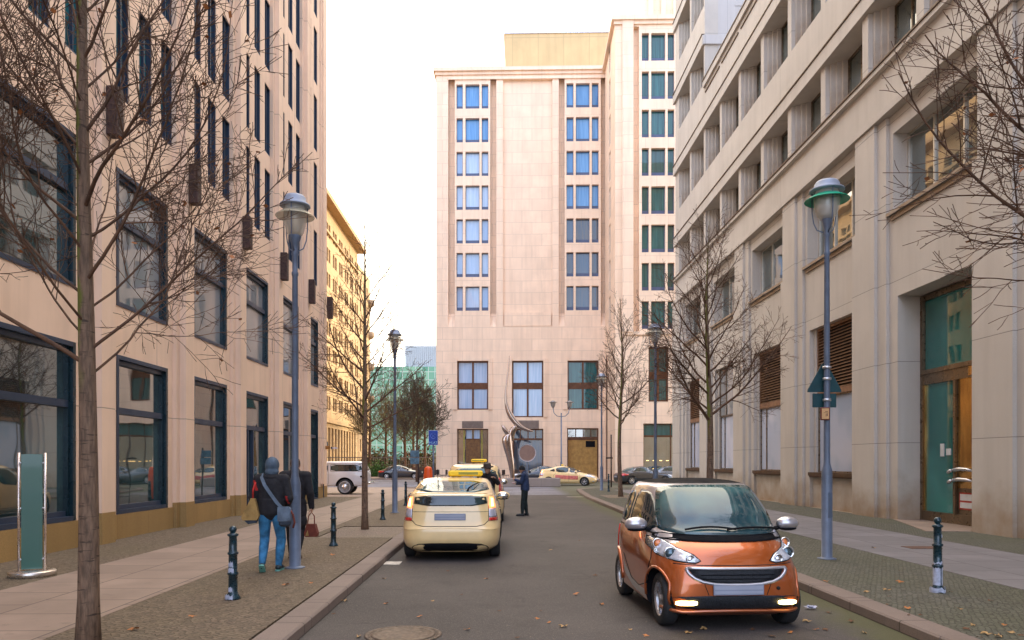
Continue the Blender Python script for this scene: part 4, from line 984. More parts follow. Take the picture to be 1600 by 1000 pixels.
def part(mb, name, mat, parent, label=None):
    o = mb.build(name, mat, parent)
    if label: o['label'] = label
    return o
def plate(parent, x, z, w_, h, front, y=0, tilt=0):
    mb = MB(); s = 1 if front else -1
    mb.box(-.008, .008, -w_ / 2, w_ / 2, -h / 2, h / 2, bev=.004); mb.box(s * .0082, s * .010, -w_ / 2 + .012, w_ / 2 - .012, -h * .36, h * .36, 1)
    mb.box(s * .0082, s * .0105, -w_ / 2 + .012, w_ / 2 - .012, -h * .1, h * .02, 0)
    o = mb.build('number_plate', [M['plate'], M['plate_l']], parent); o.location = (x, y, z); o.rotation_euler = (0, tilt, 0)
def roof_sign(parent, x, z, w_=.95, small=False, y=0.0):
    mb = MB(); h = .12 if not small else .10
    mb.box(x - .07, x + .07, y - w_ / 2, y + w_ / 2, z + .05, z + .05 + h, bev=.03); o = mb.build('roof_sign', M['signy'], parent)
    mb = MB(); mb.box(x - .074, x - .0705, y - w_ / 2 + .09, y + w_ / 2 - .04 - .16 * (not small), z + .085, z + .05 + h - .035); mb.box(x + .0705, x + .074, y - w_ / 2 + .06, y + w_ / 2 - .06, z + .085, z + .05 + h - .035)
    mb.build('sign_panel', M['signo'], o)
    for k in (-1, 1): mb = MB(); mb.box(x - .02, x + .02, y + k * w_ * .36 - .015, y + k * w_ * .36 + .015, z - .03, z + .06); mb.build('bracket', M['black'], o)

# ---- small two-seater
SM = Car([(.15, 1.2, -1.25, .68, 6, 5), (.22, 1.30, -1.31, .755, 6.5, 5.5), (.36, 1.345, -1.345, .775, 6.2, 5.5), (.50, 1.345, -1.35, .78, 5.4, 5.5), (.64, 1.32, -1.35, .78, 4.8, 5), (.76, 1.26, -1.345, .776, 4.3, 5),
          (.86, 1.175, -1.34, .768, 4.0, 5), (.93, 1.07, -1.335, .757, 3.9, 5), (1.0, .985, -1.33, .745, 3.8, 4.6), (1.05, .90, -1.325, .735, 3.7, 4.4), (1.2, .76, -1.30, .70, 4, 4), (1.36, .58, -1.25, .648, 4, 4), (1.46, .44, -1.18, .612, 4, 3.8),
          (1.53, .31, -1.08, .575, 3.6, 3.4), (1.565, -.02, -.9, .49, 3, 3), (1.59, -.3, -.6, .25, 2.5, 2.5)])
def sm_cell(x, y, z):
    if z > 1.536 and abs(y) < .56: return 1
    if z > 1.0 or (z > .90 and .45 < x < 1.0 and abs(y) > .5): return 2
    pts = [(-1.12, 1.05), (-1.06, .9), (-.80, .62), (-.40, .40), (.0, .30), (.5, .27)]
    if abs(y) < .5: return 0
    for i in range(len(pts) - 1):
        (x0, z0), (x1, z1) = pts[i], pts[i + 1]; dx, dz = x1 - x0, z1 - z0; t = max(0, min(1, ((x - x0) * dx + (z - z0) * dz) / (dx * dx + dz * dz)))
        if math.hypot(x - x0 - dx * t, z - z0 - dz * t) < .05: return 2
    return 0
def smart_car():
    c = SM; t = thing('small_car', 'small copper orange two seater car with black soft top and lit fog lamps', 'car')
    b = c.body(M['copper'], (.935, -.932), .29, .78, t, 120, 200, arch=.035, matfn=sm_cell, mat2=M['silvercell'])
    g = MB(); c.patch(g, 'front', [(-.70, .985), (.70, .985), (.62, 1.26), (.555, 1.49), (.4, 1.52), (-.4, 1.52), (-.555, 1.49), (-.62, 1.26)], .010, smooth_poly=2, K=8); part(g, 'windscreen', M['wglass'], t)
    g = MB(); c.patch(g, 'front', [(-.71, .945), (-.35, .925), (0, .92), (.35, .925), (.71, .945), (.69, 1.005), (.35, .99), (0, .985), (-.35, .99), (-.69, 1.005)], .012, smooth_poly=1, K=4); part(g, 'cowl', M['black'], t)
    for sg in (1, -1):
        g = MB(); c.patch(g, 'side', [(.70, 1.0), (-.34, 1.0), (-.34, 1.46), (.12, 1.455), (.42, 1.30)], .006, sg, smooth_poly=1); o = part(g, 'side_window', M['cglass'], t)
        g = MB(); c.patch(g, 'side', [(-.42, 1.02), (-.98, 1.05), (-.95, 1.38), (-.42, 1.45)], .006, sg, smooth_poly=1); part(g, 'side_window', M['cglass'], t)
        g = MB(); c.seam(g, 'side', [(.72, 1.0), (.78, .72), (.66, .42), (.30, .335), (-.08, .37), (-.5, .62)], sg, .006, .001); c.seam(g, 'side', [(.72, .99), (-.9, .99)], sg, .009, .003); part(g, 'door_seam', M['seam'], t)
        mirror(t, c, .52, 1.02, sg, M['silvercell'], 1.12)
        # headlamp: swept almond with amber, projector and position bulbs
        hl = MB(); P_ = [(sg * .735, .945), (sg * .755, .86), (sg * .72, .775), (sg * .60, .735), (sg * .42, .715), (sg * .36, .74), (sg * .42, .80), (sg * .56, .865), (sg * .66, .945)]
        c.patch(hl, 'front', P_, .010, smooth_poly=1, K=4, dens=.03); o = part(hl, 'headlight', M['lens'], t)
        for (yy, zz, r_, mt) in ((.69, .885, .042, 'amber'), (.62, .80, .052, 'lensdark'), (.46, .755, .034, 'chrome'), (.715, .81, .02, 'chrome')):
            q = MB(); q.ball(c.offs('front', 1, sg * yy, zz, .0), r_, 0, 8, (.55, 1, 1)); part(q, {'amber': 'indicator', 'lensdark': 'projector', 'chrome': 'bulb'}[mt], M[mt], o)
            q = MB(); p = c.offs('front', 1, sg * yy, zz, .012); q.lathe([(r_ * 1.05, 0), (r_ * 1.25, .012), (r_ * 1.4, 0)], 16, tuple(p), 'x'); part(q, 'bezel', M['chrome'], o)
        q = MB(); c.seam(q, 'front', P_ + [P_[0]], 1, .006, .006); part(q, 'headlight_gasket', M['seam'], o)
        q = MB(); c.patch(q, 'front', [(sg * .42, .335), (sg * .62, .328), (sg * .62, .285), (sg * .42, .29)], .02, smooth_poly=1, K=2); part(q, 'fog_light', M['drl'], t, 'lit warm yellow fog lamp')
        q = MB(); c.patch(q, 'rear', [(sg * .66, .62), (sg * .74, .62), (sg * .72, .95), (sg * .66, .95)], .015, K=3); part(q, 'tail_light', M['redlens'], t)
        for zz in (.93, .78): 
            q = MB(); p = c.offs('side', sg, -1.24, zz, .0); q.ball(tuple(p), .06, 0, 8, (1, .7, 1)); part(q, 'tail_light', M['redlens'], t)
        for ax in (.935, -.932):
            q = MB(); pts = []
            for i in range(15):
                a = pi * (-.02 + 1.04 * i / 14); x = ax + cos(a) * .34; z = .30 + sin(a) * .34
                pts.append(c.offs('side', sg, max(-1.3, min(1.22, x)), max(.2, z), -.004))
            q.tube(pts, .018 if ax > 0 else .03, 8); part(q, 'wheel_arch', M['copper'], t)
            wheel(t, ax, sg * (.64 if ax > 0 else .67), .29, .165, sg, 3)
    g = MB(); c.patch(g, 'front', [(-.50, .665), (-.2, .655), (.2, .655), (.50, .665), (.44, .58), (.30, .525), (.1, .51), (-.1, .51), (-.30, .525), (-.44, .58)], .008, smooth_poly=1, K=4); gr = part(g, 'grille', M['grille'], t)
    g = MB(); pts = [(-.50, .668), (-.25, .662), (.25, .662), (.50, .668), (.515, .655), (.49, .61), (.44, .565), (.36, .53), (.24, .508), (.1, .50), (-.1, .50), (-.24, .508), (-.36, .53), (-.44, .565), (-.49, .61), (-.515, .655), (-.50, .668)]; c.seam(g, 'front', pts, 1, .018, .012); part(g, 'grille_surround', M['silvercell'], gr)
    g = MB()
    for zz in (.56, .60): c.seam(g, 'front', [(-.38, zz), (.38, zz)], 1, .006, .012)
    part(g, 'grille_bar', M['black'], gr)
    g = MB(); c.patch(g, 'front', [(-.66, .37), (-.35, .385), (.35, .385), (.66, .37), (.69, .27), (.4, .235), (-.4, .235), (-.69, .27)], .008, smooth_poly=1, K=4); part(g, 'lower_grille', M['grille'], t)
    g = MB(); pts = [(-.72, .235), (-.55, .212), (-.35, .222), (0, .225), (.35, .222), (.55, .212), (.72, .235)]; c.seam(g, 'front', pts, 1, .022, .012); part(g, 'bumper_lip', M['copper'], t)
    g = MB(); c.seam(g, 'front', [(-.62, .71), (-.38, .70), (0, .695), (.38, .70), (.62, .71)], 1, .005, .001); c.seam(g, 'front', [(-.36, .69), (-.34, .5), (-.30, .39)], 1, .004, .001); c.seam(g, 'front', [(.36, .69), (.34, .5), (.30, .39)], 1, .004, .001); part(g, 'bonnet_seam', M['seam'], t)
    plate(t, c.xend(0, .45, True) + .018, .45, .52, .115, True, tilt=0)
    g = MB(); g.lathe([(.02, 0), (.02, .01)], 12, tuple(c.offs('front', 1, .42, .46, .0)), 'x'); part(g, 'tow_cap', M['seam'], t)
    g = MB()
    for y0, y1, z1 in ((-.42, .12, 1.03), (.02, .6, 1.02)):
        g.tube([c.offs('front', 1, y0 + (y1 - y0) * i / 6, 1.0 + (z1 - 1.0) * sin(pi * i / 6) + .018, .035) for i in range(7)], .012, 6)
    part(g, 'wiper', M['black'], t)
    return t
t = smart_car(); t.location = (2.46, 9.08, 0); t.rotation_euler = (0, 0, radians(-87.2)); t.scale = (1, 1.045, 1)

# ---- ivory hatchback taxi
PR = Car([(.17, 2.02, -2.10, .76, 4, 5), (.27, 2.17, -2.20, .85, 4.5, 6), (.42, 2.23, -2.24, .872, 5, 6.5), (.58, 2.20, -2.235, .876, 5, 6.5), (.62, 2.17, -2.20, .876, 5, 6.5), (.72, 2.07, -2.16, .872, 4.5, 6), (.82, 1.86, -2.145, .862, 4.2, 5.6),
          (.90, 1.52, -2.135, .846, 4, 5.4), (.96, 1.22, -2.125, .828, 4, 5.2), (1.05, .98, -2.11, .795, 3.8, 5), (1.14, .74, -2.09, .765, 3.8, 5), (1.19, .62, -2.06, .748, 3.8, 5), (1.23, .5, -1.86, .73, 3.8, 4.6), (1.29, .38, -1.60, .705, 3.6, 4.2), (1.36, .2, -1.28, .67, 3.6, 4.2),
          (1.42, .02, -.98, .635, 3.4, 4), (1.465, -.18, -.72, .57, 3, 3.4), (1.49, -.38, -.48, .25, 2.6, 2.6)])
def prius(label, detail=True, ad=False, signw=.66, group=None):
    c = PR; t = thing('taxi', label, 'taxi'); 
    if group: t['group'] = group
    c.body(M['taxi'], (1.33, -1.37), .315, .872, t, 64, 112)
    g = MB(); c.patch(g, 'front', [(-.70, .985), (.70, .985), (.60, 1.28), (.50, 1.415), (-.50, 1.415), (-.60, 1.28)], .008, smooth_poly=2); part(g, 'windscreen', M['cglass'], t)
    g = MB(); c.patch(g, 'rear', [(-.67, 1.235), (.67, 1.235), (.58, 1.425), (-.58, 1.425)], .008, smooth_poly=1, K=5); part(g, 'rear_window', M['wglass'], t)
    g = MB(); c.patch(g, 'rear', [(-.635, 1.0), (.635, 1.0), (.60, 1.19), (-.60, 1.19)], .008, smooth_poly=1, K=5); part(g, 'lower_rear_window', M['cglass'], t)
    g = MB(); c.seam(g, 'rear', [(-.62, 1.21), (0, 1.218), (.62, 1.21)], 1, .018, .0); part(g, 'spoiler', M['taxi'], t)
    for sg in (1, -1):
        g = MB(); c.patch(g, 'side', [(.95, .99), (.2, 1.0), (.2, 1.375), (.42, 1.31), (.72, 1.14)], .006, sg); part(g, 'side_window', M['cglass'], t)
        g = MB(); c.patch(g, 'side', [(.12, 1.0), (-.78, 1.02), (-.86, 1.335), (-.3, 1.41), (.12, 1.39)], .006, sg); part(g, 'side_window', M['cglass'], t)
        g = MB(); c.patch(g, 'side', [(-.88, 1.05), (-1.35, 1.12), (-.95, 1.30)], .006, sg, smooth_poly=1); part(g, 'quarter_window', M['cglass'], t)
        g = MB(); c.seam(g, 'side', [(.98, .96), (1.0, .6), (.9, .33), (.2, .3), (-.75, .3), (-.95, .55), (-1.0, .75), (-.82, .98)], sg, .006, .001); c.seam(g, 'side', [(.17, .30), (.17, .98)], sg, .006, .001); part(g, 'door_seam', M['seam'], t)
        g = MB()
        for hx in (.0, -.85): g.box(hx - .09, hx + .09, sg * (c.yside(hx, .88)) - .01, sg * (c.yside(hx, .88)) + .022 * 1, .865, .89, bev=.008)
        part(g, 'door_handle', M['taxi'], t)
        mirror(t, c, .70, 1.0, sg, M['taxi'], 1.25)
        hp = [(sg * .80, .82), (sg * .84, .70), (sg * .72, .60), (sg * .50, .60), (sg * .62, .74)]
        g = MB(); c.patch(g, 'front', hp, .006, K=3); part(g, 'headlight', M['lens'], t)
        g = MB(); c.patch(g, 'side', [(1.95, .73), (1.72, .86), (1.45, .90), (1.60, .80), (1.85, .66)], .006, sg, K=3); part(g, 'headlight', M['lens'], t)
        g = MB(); c.patch(g, 'front', [(sg * .66, .36), (sg * .74, .36), (sg * .74, .30), (sg * .66, .30)], .008, K=2); part(g, 'fog_light', M['lens'], t)
        tp = [(sg * .655, 1.17), (sg * .735, 1.12), (sg * .80, .74), (sg * .66, .715)]
        g = MB(); c.patch(g, 'rear', [(sg * .660, 1.16), (sg * .725, 1.15), (sg * .765, .96), (sg * .66, .95)], .010, K=3, smooth_poly=0); tl = part(g, 'tail_light', M['brakelit'], t, 'lit orange red tail lamp')
        g = MB(); c.patch(g, 'rear', [(sg * .685, 1.13), (sg * .71, 1.12), (sg * .725, .98), (sg * .69, .98)], .018, K=2, smooth_poly=0); part(g, 'led_strip', M['hotlit'], tl)
        g = MB(); c.patch(g, 'rear', [(sg * .66, .945), (sg * .768, .945), (sg * .80, .79), (sg * .66, .79)], .010, K=3, smooth_poly=0); part(g, 'clear_lens', M['clearlens'], tl)
        g = MB(); c.patch(g, 'rear', [(sg * .66, .785), (sg * .803, .785), (sg * .81, .725), (sg * .66, .73)], .010, K=3, smooth_poly=0); part(g, 'reflector', M['redlens'], tl)
        for ax in (1.33, -1.37): wheel(t, ax, sg * .755, .315, .19, sg, 5)
        if ad:
            g = MB(); c.patch(g, 'side', [(.86, .74), (-.86, .82), (-.86, .52), (.86, .46)], .005, sg, smooth_poly=0); part(g, 'door_advert', M['pinkad'], t, 'washed out pink advert across the doors')
    g = MB(); c.seam(g, 'rear', [(-.655, 1.0), (-.655, .74), (-.58, .665), (-.45, .635), (.45, .635), (.58, .665), (.655, .74), (.655, 1.0)], 1, .006, .001); c.seam(g, 'rear', [(-.655, .895), (.655, .895)], 1, .004, .0); part(g, 'hatch_seam', M['seam'], t)
    g = MB(); c.patch(g, 'rear', [(-.66, .27), (-.5, .34), (.5, .34), (.66, .27), (.64, .19), (-.64, .19)], .006, K=3); part(g, 'rear_diffuser', M['black'], t)
    g = MB(); c.seam(g, 'rear', [(-.78, .57), (-.4, .60), (0, .605), (.4, .60), (.78, .57)], 1, .012, -.003); part(g, 'bumper_crease', M['taxi'], t)
    g = MB(); c.patch(g, 'front', [(-.55, .40), (.55, .40), (.5, .25), (-.5, .25)], .006, K=3); part(g, 'lower_grille', M['grille'], t)
    plate(t, c.xend(0, .80, False) - .014, .805, .53, .12, False); plate(t, c.xend(0, .48, True) + .012, .48, .52, .11, True)
    roof_sign(t, -.45, 1.455, signw, signw < .5, y=-.19 if signw > .5 else 0)
    g = MB(); p = c.offs('rear', 1, -.28, 1.245, .012); q = c.offs('rear', 1, -.47, 1.375, .025); g.tube([p, c.offs('rear', 1, -.30, 1.262, .05), (p + q) / 2 + Vector((-.02, 0, .035)), q], [.02, .016, .01, .008], 6); part(g, 'rear_wiper', M['black'], t)
    g = MB(); g.tube([(-.95, .30, 1.415), (-.95, .30, 1.44), (-1.05, .30, 1.66)], [.022, .01, .004], 6); part(g, 'aerial', M['black'], t)
    g = MB(); g.tube([(-.2, -.06, 1.47), (-.23, -.06, 1.54)], [.03, .006], 8); part(g, 'roof_aerial', M['black'], t)
    return t
t = prius('ivory taxi parked at left kerb, seen from behind with tail lights lit'); t.location = (-.885, 15.45, 0); t.rotation_euler = (0, 0, radians(90)); t.scale = (1, 1.06, 1)
t2 = prius('ivory taxi seen from the side crossing the junction, pink advert on its doors', ad=True, signw=.34)
p = W(888, 56); t2.location = (p.x, p.y, 0); t2.rotation_euler = (0, 0, radians(-14))

# ---- tall ivory estate taxi in front of the queue
MV = Car([(.18, 2.0, -2.05, .80, 5, 6), (.3, 2.15, -2.18, .88, 5, 7), (.5, 2.2, -2.2, .895, 5, 7), (.7, 2.15, -2.2, .895, 4.6, 7), (.85, 1.98, -2.18, .89, 3.4, 5), (.97, 1.5, -2.16, .875, 3.4, 5), (1.05, 1.2, -2.14, .86, 3.4, 5), (1.2, .98, -2.1, .83, 3.6, 5),
          (1.4, .68, -2.02, .79, 3.6, 5), (1.55, .42, -1.94, .75, 3.6, 4.6), (1.66, .15, -1.84, .70, 3.4, 4), (1.72, -.2, -1.6, .62, 3, 3.4), (1.745, -.6, -1.2, .3, 2.6, 2.6)])
def tall_taxi(label):
    c = MV; t = thing('taxi', label, 'taxi'); c.body(M['taxi'], (1.38, -1.32), .32, .895, t, 50, 88)
    g = MB(); c.patch(g, 'front', [(-.76, 1.1), (.76, 1.1), (.64, 1.62), (-.64, 1.62)], .008); part(g, 'windscreen', M['cglass'], t)
    g = MB(); c.patch(g, 'rear', [(-.70, 1.12), (.70, 1.12), (.62, 1.62), (-.62, 1.62)], .008); part(g, 'rear_window', M['wglass'], t)
    for sg in (1, -1):
        for pl in ([(.95, 1.08), (.25, 1.08), (.25, 1.58), (.42, 1.55), (.7, 1.32)], [(.15, 1.08), (-.85, 1.1), (-.85, 1.62), (.15, 1.62)], [(-.95, 1.12), (-1.85, 1.16), (-1.72, 1.58), (-.95, 1.62)]):
            g = MB(); c.patch(g, 'side', pl, .006, sg); part(g, 'side_window', M['cglass'], t)
        g = MB(); c.seam(g, 'side', [(1.0, 1.05), (1.0, .4), (.2, .34), (-.9, .36), (-.98, 1.05)], sg, .006, .001); c.seam(g, 'side', [(.2, .34), (.2, 1.06)], sg, .006, .001); part(g, 'door_seam', M['seam'], t)
        mirror(t, c, .85, 1.08, sg, M['taxi'], 1.3)
        g = MB(); c.patch(g, 'rear', [(sg * .72, 1.35), (sg * .8, 1.3), (sg * .86, .8), (sg * .74, .8)], .010, K=3); part(g, 'tail_light', M['redlens'], t)
        g = MB(); c.patch(g, 'front', [(sg * .8, .95), (sg * .84, .75), (sg * .6, .72), (sg * .6, .86)], .008, K=3); part(g, 'headlight', M['lens'], t)
        for ax in (1.38, -1.32): wheel(t, ax, sg * .775, .32, .2, sg, 6)
    plate(t, c.xend(0, .75, False) - .012, .8, .53, .12, False); roof_sign(t, -.2, 1.74, .5, True, y=-.1)
    return t
t = tall_taxi('taller ivory taxi ahead of the first one in the rank, yellow sign on its roof'); t.location = (-.74, 23.6, 0); t.rotation_euler = (0, 0, radians(90))

# ---- dark saloons
SD = Car([(.18, 2.2, -2.25, .80, 4.5, 5), (.3, 2.36, -2.38, .89, 4.8, 5), (.5, 2.4, -2.41, .915, 4.8, 5), (.68, 2.34, -2.41, .915, 4.5, 5), (.8, 2.1, -2.38, .91, 4, 4.5), (.9, 1.5, -2.3, .89, 3.2, 3.4), (.97, 1.1, -2.0, .86, 3.2, 3.2), (1.05, .88, -1.82, .82, 3.2, 3.2),
          (1.2, .55, -1.52, .75, 3.2, 3.2), (1.34, .2, -1.15, .68, 3, 3), (1.42, -.05, -.8, .6, 2.8, 2.8), (1.455, -.3, -.5, .3, 2.5, 2.5)])
def saloon(label, mat, group=None, spokes=7):
    c = SD; t = thing('parked_car', label, 'car')
    if group: t['group'] = group
    c.body(mat, (1.45, -1.42), .33, .915, t, 46, 88)
    g = MB(); c.patch(g, 'front', [(-.72, 1.0), (.72, 1.0), (.56, 1.38), (-.56, 1.38)], .008); part(g, 'windscreen', M['cglass'], t)
    g = MB(); c.patch(g, 'rear', [(-.68, 1.03), (.68, 1.03), (.54, 1.36), (-.54, 1.36)], .008); part(g, 'rear_window', M['wglass'], t)
    for sg in (1, -1):
        for pl in ([(.85, 1.0), (.1, 1.0), (.1, 1.36), (.2, 1.34), (.6, 1.15)], [(.0, 1.0), (-1.25, 1.05), (-1.0, 1.30), (-.5, 1.37), (.0, 1.37)]):
            g = MB(); c.patch(g, 'side', pl, .006, sg); part(g, 'side_window', M['cglass'], t)
            g = MB(); c.seam(g, 'side', pl + [pl[0]], sg, .008, .004); part(g, 'window_trim', M['chrome'], t)
        g = MB(); c.seam(g, 'side', [(.95, .98), (.95, .35), (.05, .32), (-.95, .35), (-1.0, .7), (-.9, .98)], sg, .006, .001); c.seam(g, 'side', [(.05, .32), (.05, .98)], sg, .006, .001); part(g, 'door_seam', M['seam'], t)
        mirror(t, c, .75, .98, sg, mat, 1.1)
        g = MB(); c.patch(g, 'rear', [(sg * .5, .88), (sg * .86, .86), (sg * .88, .70), (sg * .5, .72)], .010, K=3); part(g, 'tail_light', M['redlens'], t)
        g = MB(); c.patch(g, 'side', [(-2.12, .86), (-2.3, .84), (-2.3, .7), (-2.1, .7)], .008, sg, K=3); part(g, 'tail_light', M['redlens'], t)
        g = MB(); c.patch(g, 'front', [(sg * .8, .8), (sg * .85, .66), (sg * .55, .64), (sg * .55, .76)], .008, K=3); part(g, 'headlight', M['lens'], t)
        for ax in (1.45, -1.42): wheel(t, ax, sg * .79, .33, .2, sg, spokes)
    plate(t, c.xend(0, .6, False) - .012, .62, .52, .11, False)
    return t
s1 = saloon('dark saloon car facing left behind the slim tree on the right, chrome window trim', M['darkcar']); p = W(1000, 59); s1.location = (p.x + .3, p.y, 0); s1.rotation_euler = (0, 0, radians(14))
s2 = saloon('dark car passing the park beyond the left pavement, just right of the white off-roader', M['darkcar']); p = W(628, 76); s2.location = (p.x, p.y, 0); s2.rotation_euler = (0, 0, radians(-3))
s3 = saloon('steel grey car at the far right edge of the junction beside the wing', M['greycar']); p = W(1052, 61.2); s3.location = (p.x, p.y, 0); s3.rotation_euler = (0, 0, radians(4))
s4 = saloon('dark saloon parked behind the side-on taxi, in front of the hotel', M['darkcar']); p = W(842, 62); s4.location = (p.x, p.y, 0); s4.rotation_euler = (0, 0, radians(176))

# ---- boxy white off-roader
SV = Car([(.42, 2.0, -2.1, .80, 6, 7), (.5, 2.12, -2.2, .86, 6, 7), (.7, 2.16, -2.26, .88, 6, 8), (.95, 2.15, -2.27, .885, 6, 8), (1.08, 2.12, -2.26, .88, 6, 8), (1.14, 2.0, -2.25, .87, 6, 8), (1.17, .85, -2.24, .86, 6, 8), (1.3, .68, -2.18, .84, 6, 8), (1.5, .50, -2.08, .81, 6, 8),
          (1.58, .42, -2.03, .80, 6, 8), (1.6, .46, -2.08, .82, 6, 8), (1.66, .42, -2.05, .80, 6, 8), (1.70, .2, -1.85, .7, 5, 6)])
def offroader():
    c = SV; t = thing('off_road_car', 'boxy white old off-road car parked beyond the corner of the pink building', 'car')
    c.body(M['whitecar'], (1.3, -1.12), .40, .885, t, 52, 88, arch=.07)
    for sg in (1, -1):
        for pl in ([(.55, 1.2), (-.25, 1.2), (-.25, 1.52), (.38, 1.52)], [(-.40, 1.2), (-2.0, 1.2), (-1.92, 1.52), (-.40, 1.52)]):
            g = MB(); c.patch(g, 'side', pl, .008, sg); part(g, 'side_window', M['cglass'], t)
            g = MB(); c.seam(g, 'side', pl + [pl[0]], sg, .012, .004); part(g, 'window_seal', M['black'], t)
        g = MB(); c.seam(g, 'side', [(.62, 1.15), (.62, .55), (-.3, .55), (-.3, 1.54)], sg, .007, .001); part(g, 'door_seam', M['seam'], t)
        g = MB(); p = c.offs('side', sg, -1.95, .92, .0); g.lathe([(.05, -.02), (.05, .03), (.001, .035)], 14, tuple(p), 'y'); part(g, 'fuel_cap', M['black'], t)
        g = MB(); c.patch(g, 'side', [(-2.1, 1.0), (-2.22, 1.0), (-2.22, .82), (-2.1, .82)], .012, sg, K=2); part(g, 'tail_light', M['redlens'], t)
        for ax in (1.3, -1.12):
            o = wheel(t, ax, sg * .77, .39, .24, sg, 12)
            q = MB(); q.lathe([(.27, 0), (.285, sg * .008), (.30, 0)], 30, (0, sg * .122, 0), 'y'); part(q, 'white_wall_ring', M['whitecar'], o)
            q = MB(); q.lathe([(.15, 0), (.13, sg * .05), (.001, sg * .07)], 20, (0, sg * .10, 0), 'y'); part(q, 'hub_cap', M['chrome'], o)
    g = MB(); c.patch(g, 'rear', [(-.68, 1.22), (.68, 1.22), (.66, 1.52), (-.66, 1.52)], .008); part(g, 'rear_window', M['cglass'], t)
    g = MB(); g.box(-2.42, -2.30, -.85, .85, .52, .64, bev=.03); g.box(-2.3, -2.2, -.5, -.4, .54, .62); g.box(-2.3, -2.2, .4, .5, .54, .62); part(g, 'rear_bumper', M['chrome'], t)
    g = MB(); g.box(2.16, 2.28, -.85, .85, .5, .62, bev=.03); part(g, 'front_bumper', M['chrome'], t)
    return t
t = offroader(); p = W(541, 38.3); t.location = (p.x - 1.12, p.y + .3, SW); t.rotation_euler = (0, 0, radians(180 + 2))
# ------------------------------------------------------------------ trees
def bark(name, c, moss=0.0):
    m, nt, b = newmat(name); v = objvec(nt)
    mp = node(nt, 'ShaderNodeMapping'); mp.inputs['Scale'].default_value = (1, 1, .18); lnk(nt, v, mp.inputs[0])
    f = noise_fac(nt, mp.outputs[0], 40, 5, .3, .7); a = mixc(nt, f, tuple(x * .55 for x in c), tuple(x * 1.5 for x in c))
    mp2 = node(nt, 'ShaderNodeMapping'); mp2.inputs['Scale'].default_value = (.4, .4, 2.2); lnk(nt, v, mp2.inputs[0])
    f = noise_fac(nt, mp2.outputs[0], 14, 3, .60, .68); a = mixc(nt, f, a, tuple(x * .35 for x in c))
    if moss:
        s = nt.nodes.new('ShaderNodeSeparateXYZ'); g = nt.nodes.new('ShaderNodeNewGeometry'); lnk(nt, g.outputs['Normal'], s.inputs[0])
        n = node(nt, 'ShaderNodeTexNoise', Scale=5, Detail=4); lnk(nt, v, n.inputs['Vector'])
        h = node(nt, 'ShaderNodeMath', operation='MULTIPLY_ADD'); lnk(nt, s.outputs[0], h.inputs[0]); h.inputs[1].default_value = -.35; lnk(nt, n.outputs[0], h.inputs[2])
        s3 = nt.nodes.new('ShaderNodeSeparateXYZ'); lnk(nt, v, s3.inputs[0]); rr = node(nt, 'ShaderNodeMapRange'); rr.inputs['From Min'].default_value = 2.2; rr.inputs['From Max'].default_value = 2.9; lnk(nt, s3.outputs[2], rr.inputs['Value'])
        r = node(nt, 'ShaderNodeMapRange'); r.inputs['From Min'].default_value = .52; r.inputs['From Max'].default_value = .72; r.inputs['To Max'].default_value = moss; lnk(nt, h.outputs[0], r.inputs['Value'])
        k = node(nt, 'ShaderNodeMath', operation='MULTIPLY'); lnk(nt, r.outputs[0], k.inputs[0]); lnk(nt, rr.outputs[0], k.inputs[1])
        a = mixc(nt, k.outputs[0], a, (.12, .13, .012))
    lnk(nt, a, b.inputs['Base Color']); b.inputs['Roughness'].default_value = .85
    n = node(nt, 'ShaderNodeTexNoise', Scale=45, Detail=4); lnk(nt, mp.outputs[0], n.inputs['Vector']); bump(nt, b, n.outputs[0], .8, .02)
    return m
M['bark'] = bark('grey_brown_bark', (.155, .095, .058), .9)
M['twig'] = simple('dark_twig_bark', (.095, .045, .022), .8, 0, .35, 6)
M['twig_warm'] = simple('warm_brown_twig', (.09, .06, .03), .8, 0, .4, 4)
M['twig_olive'] = simple('olive_budding_twig', (.13, .12, .03), .8, 0, .4, 2)
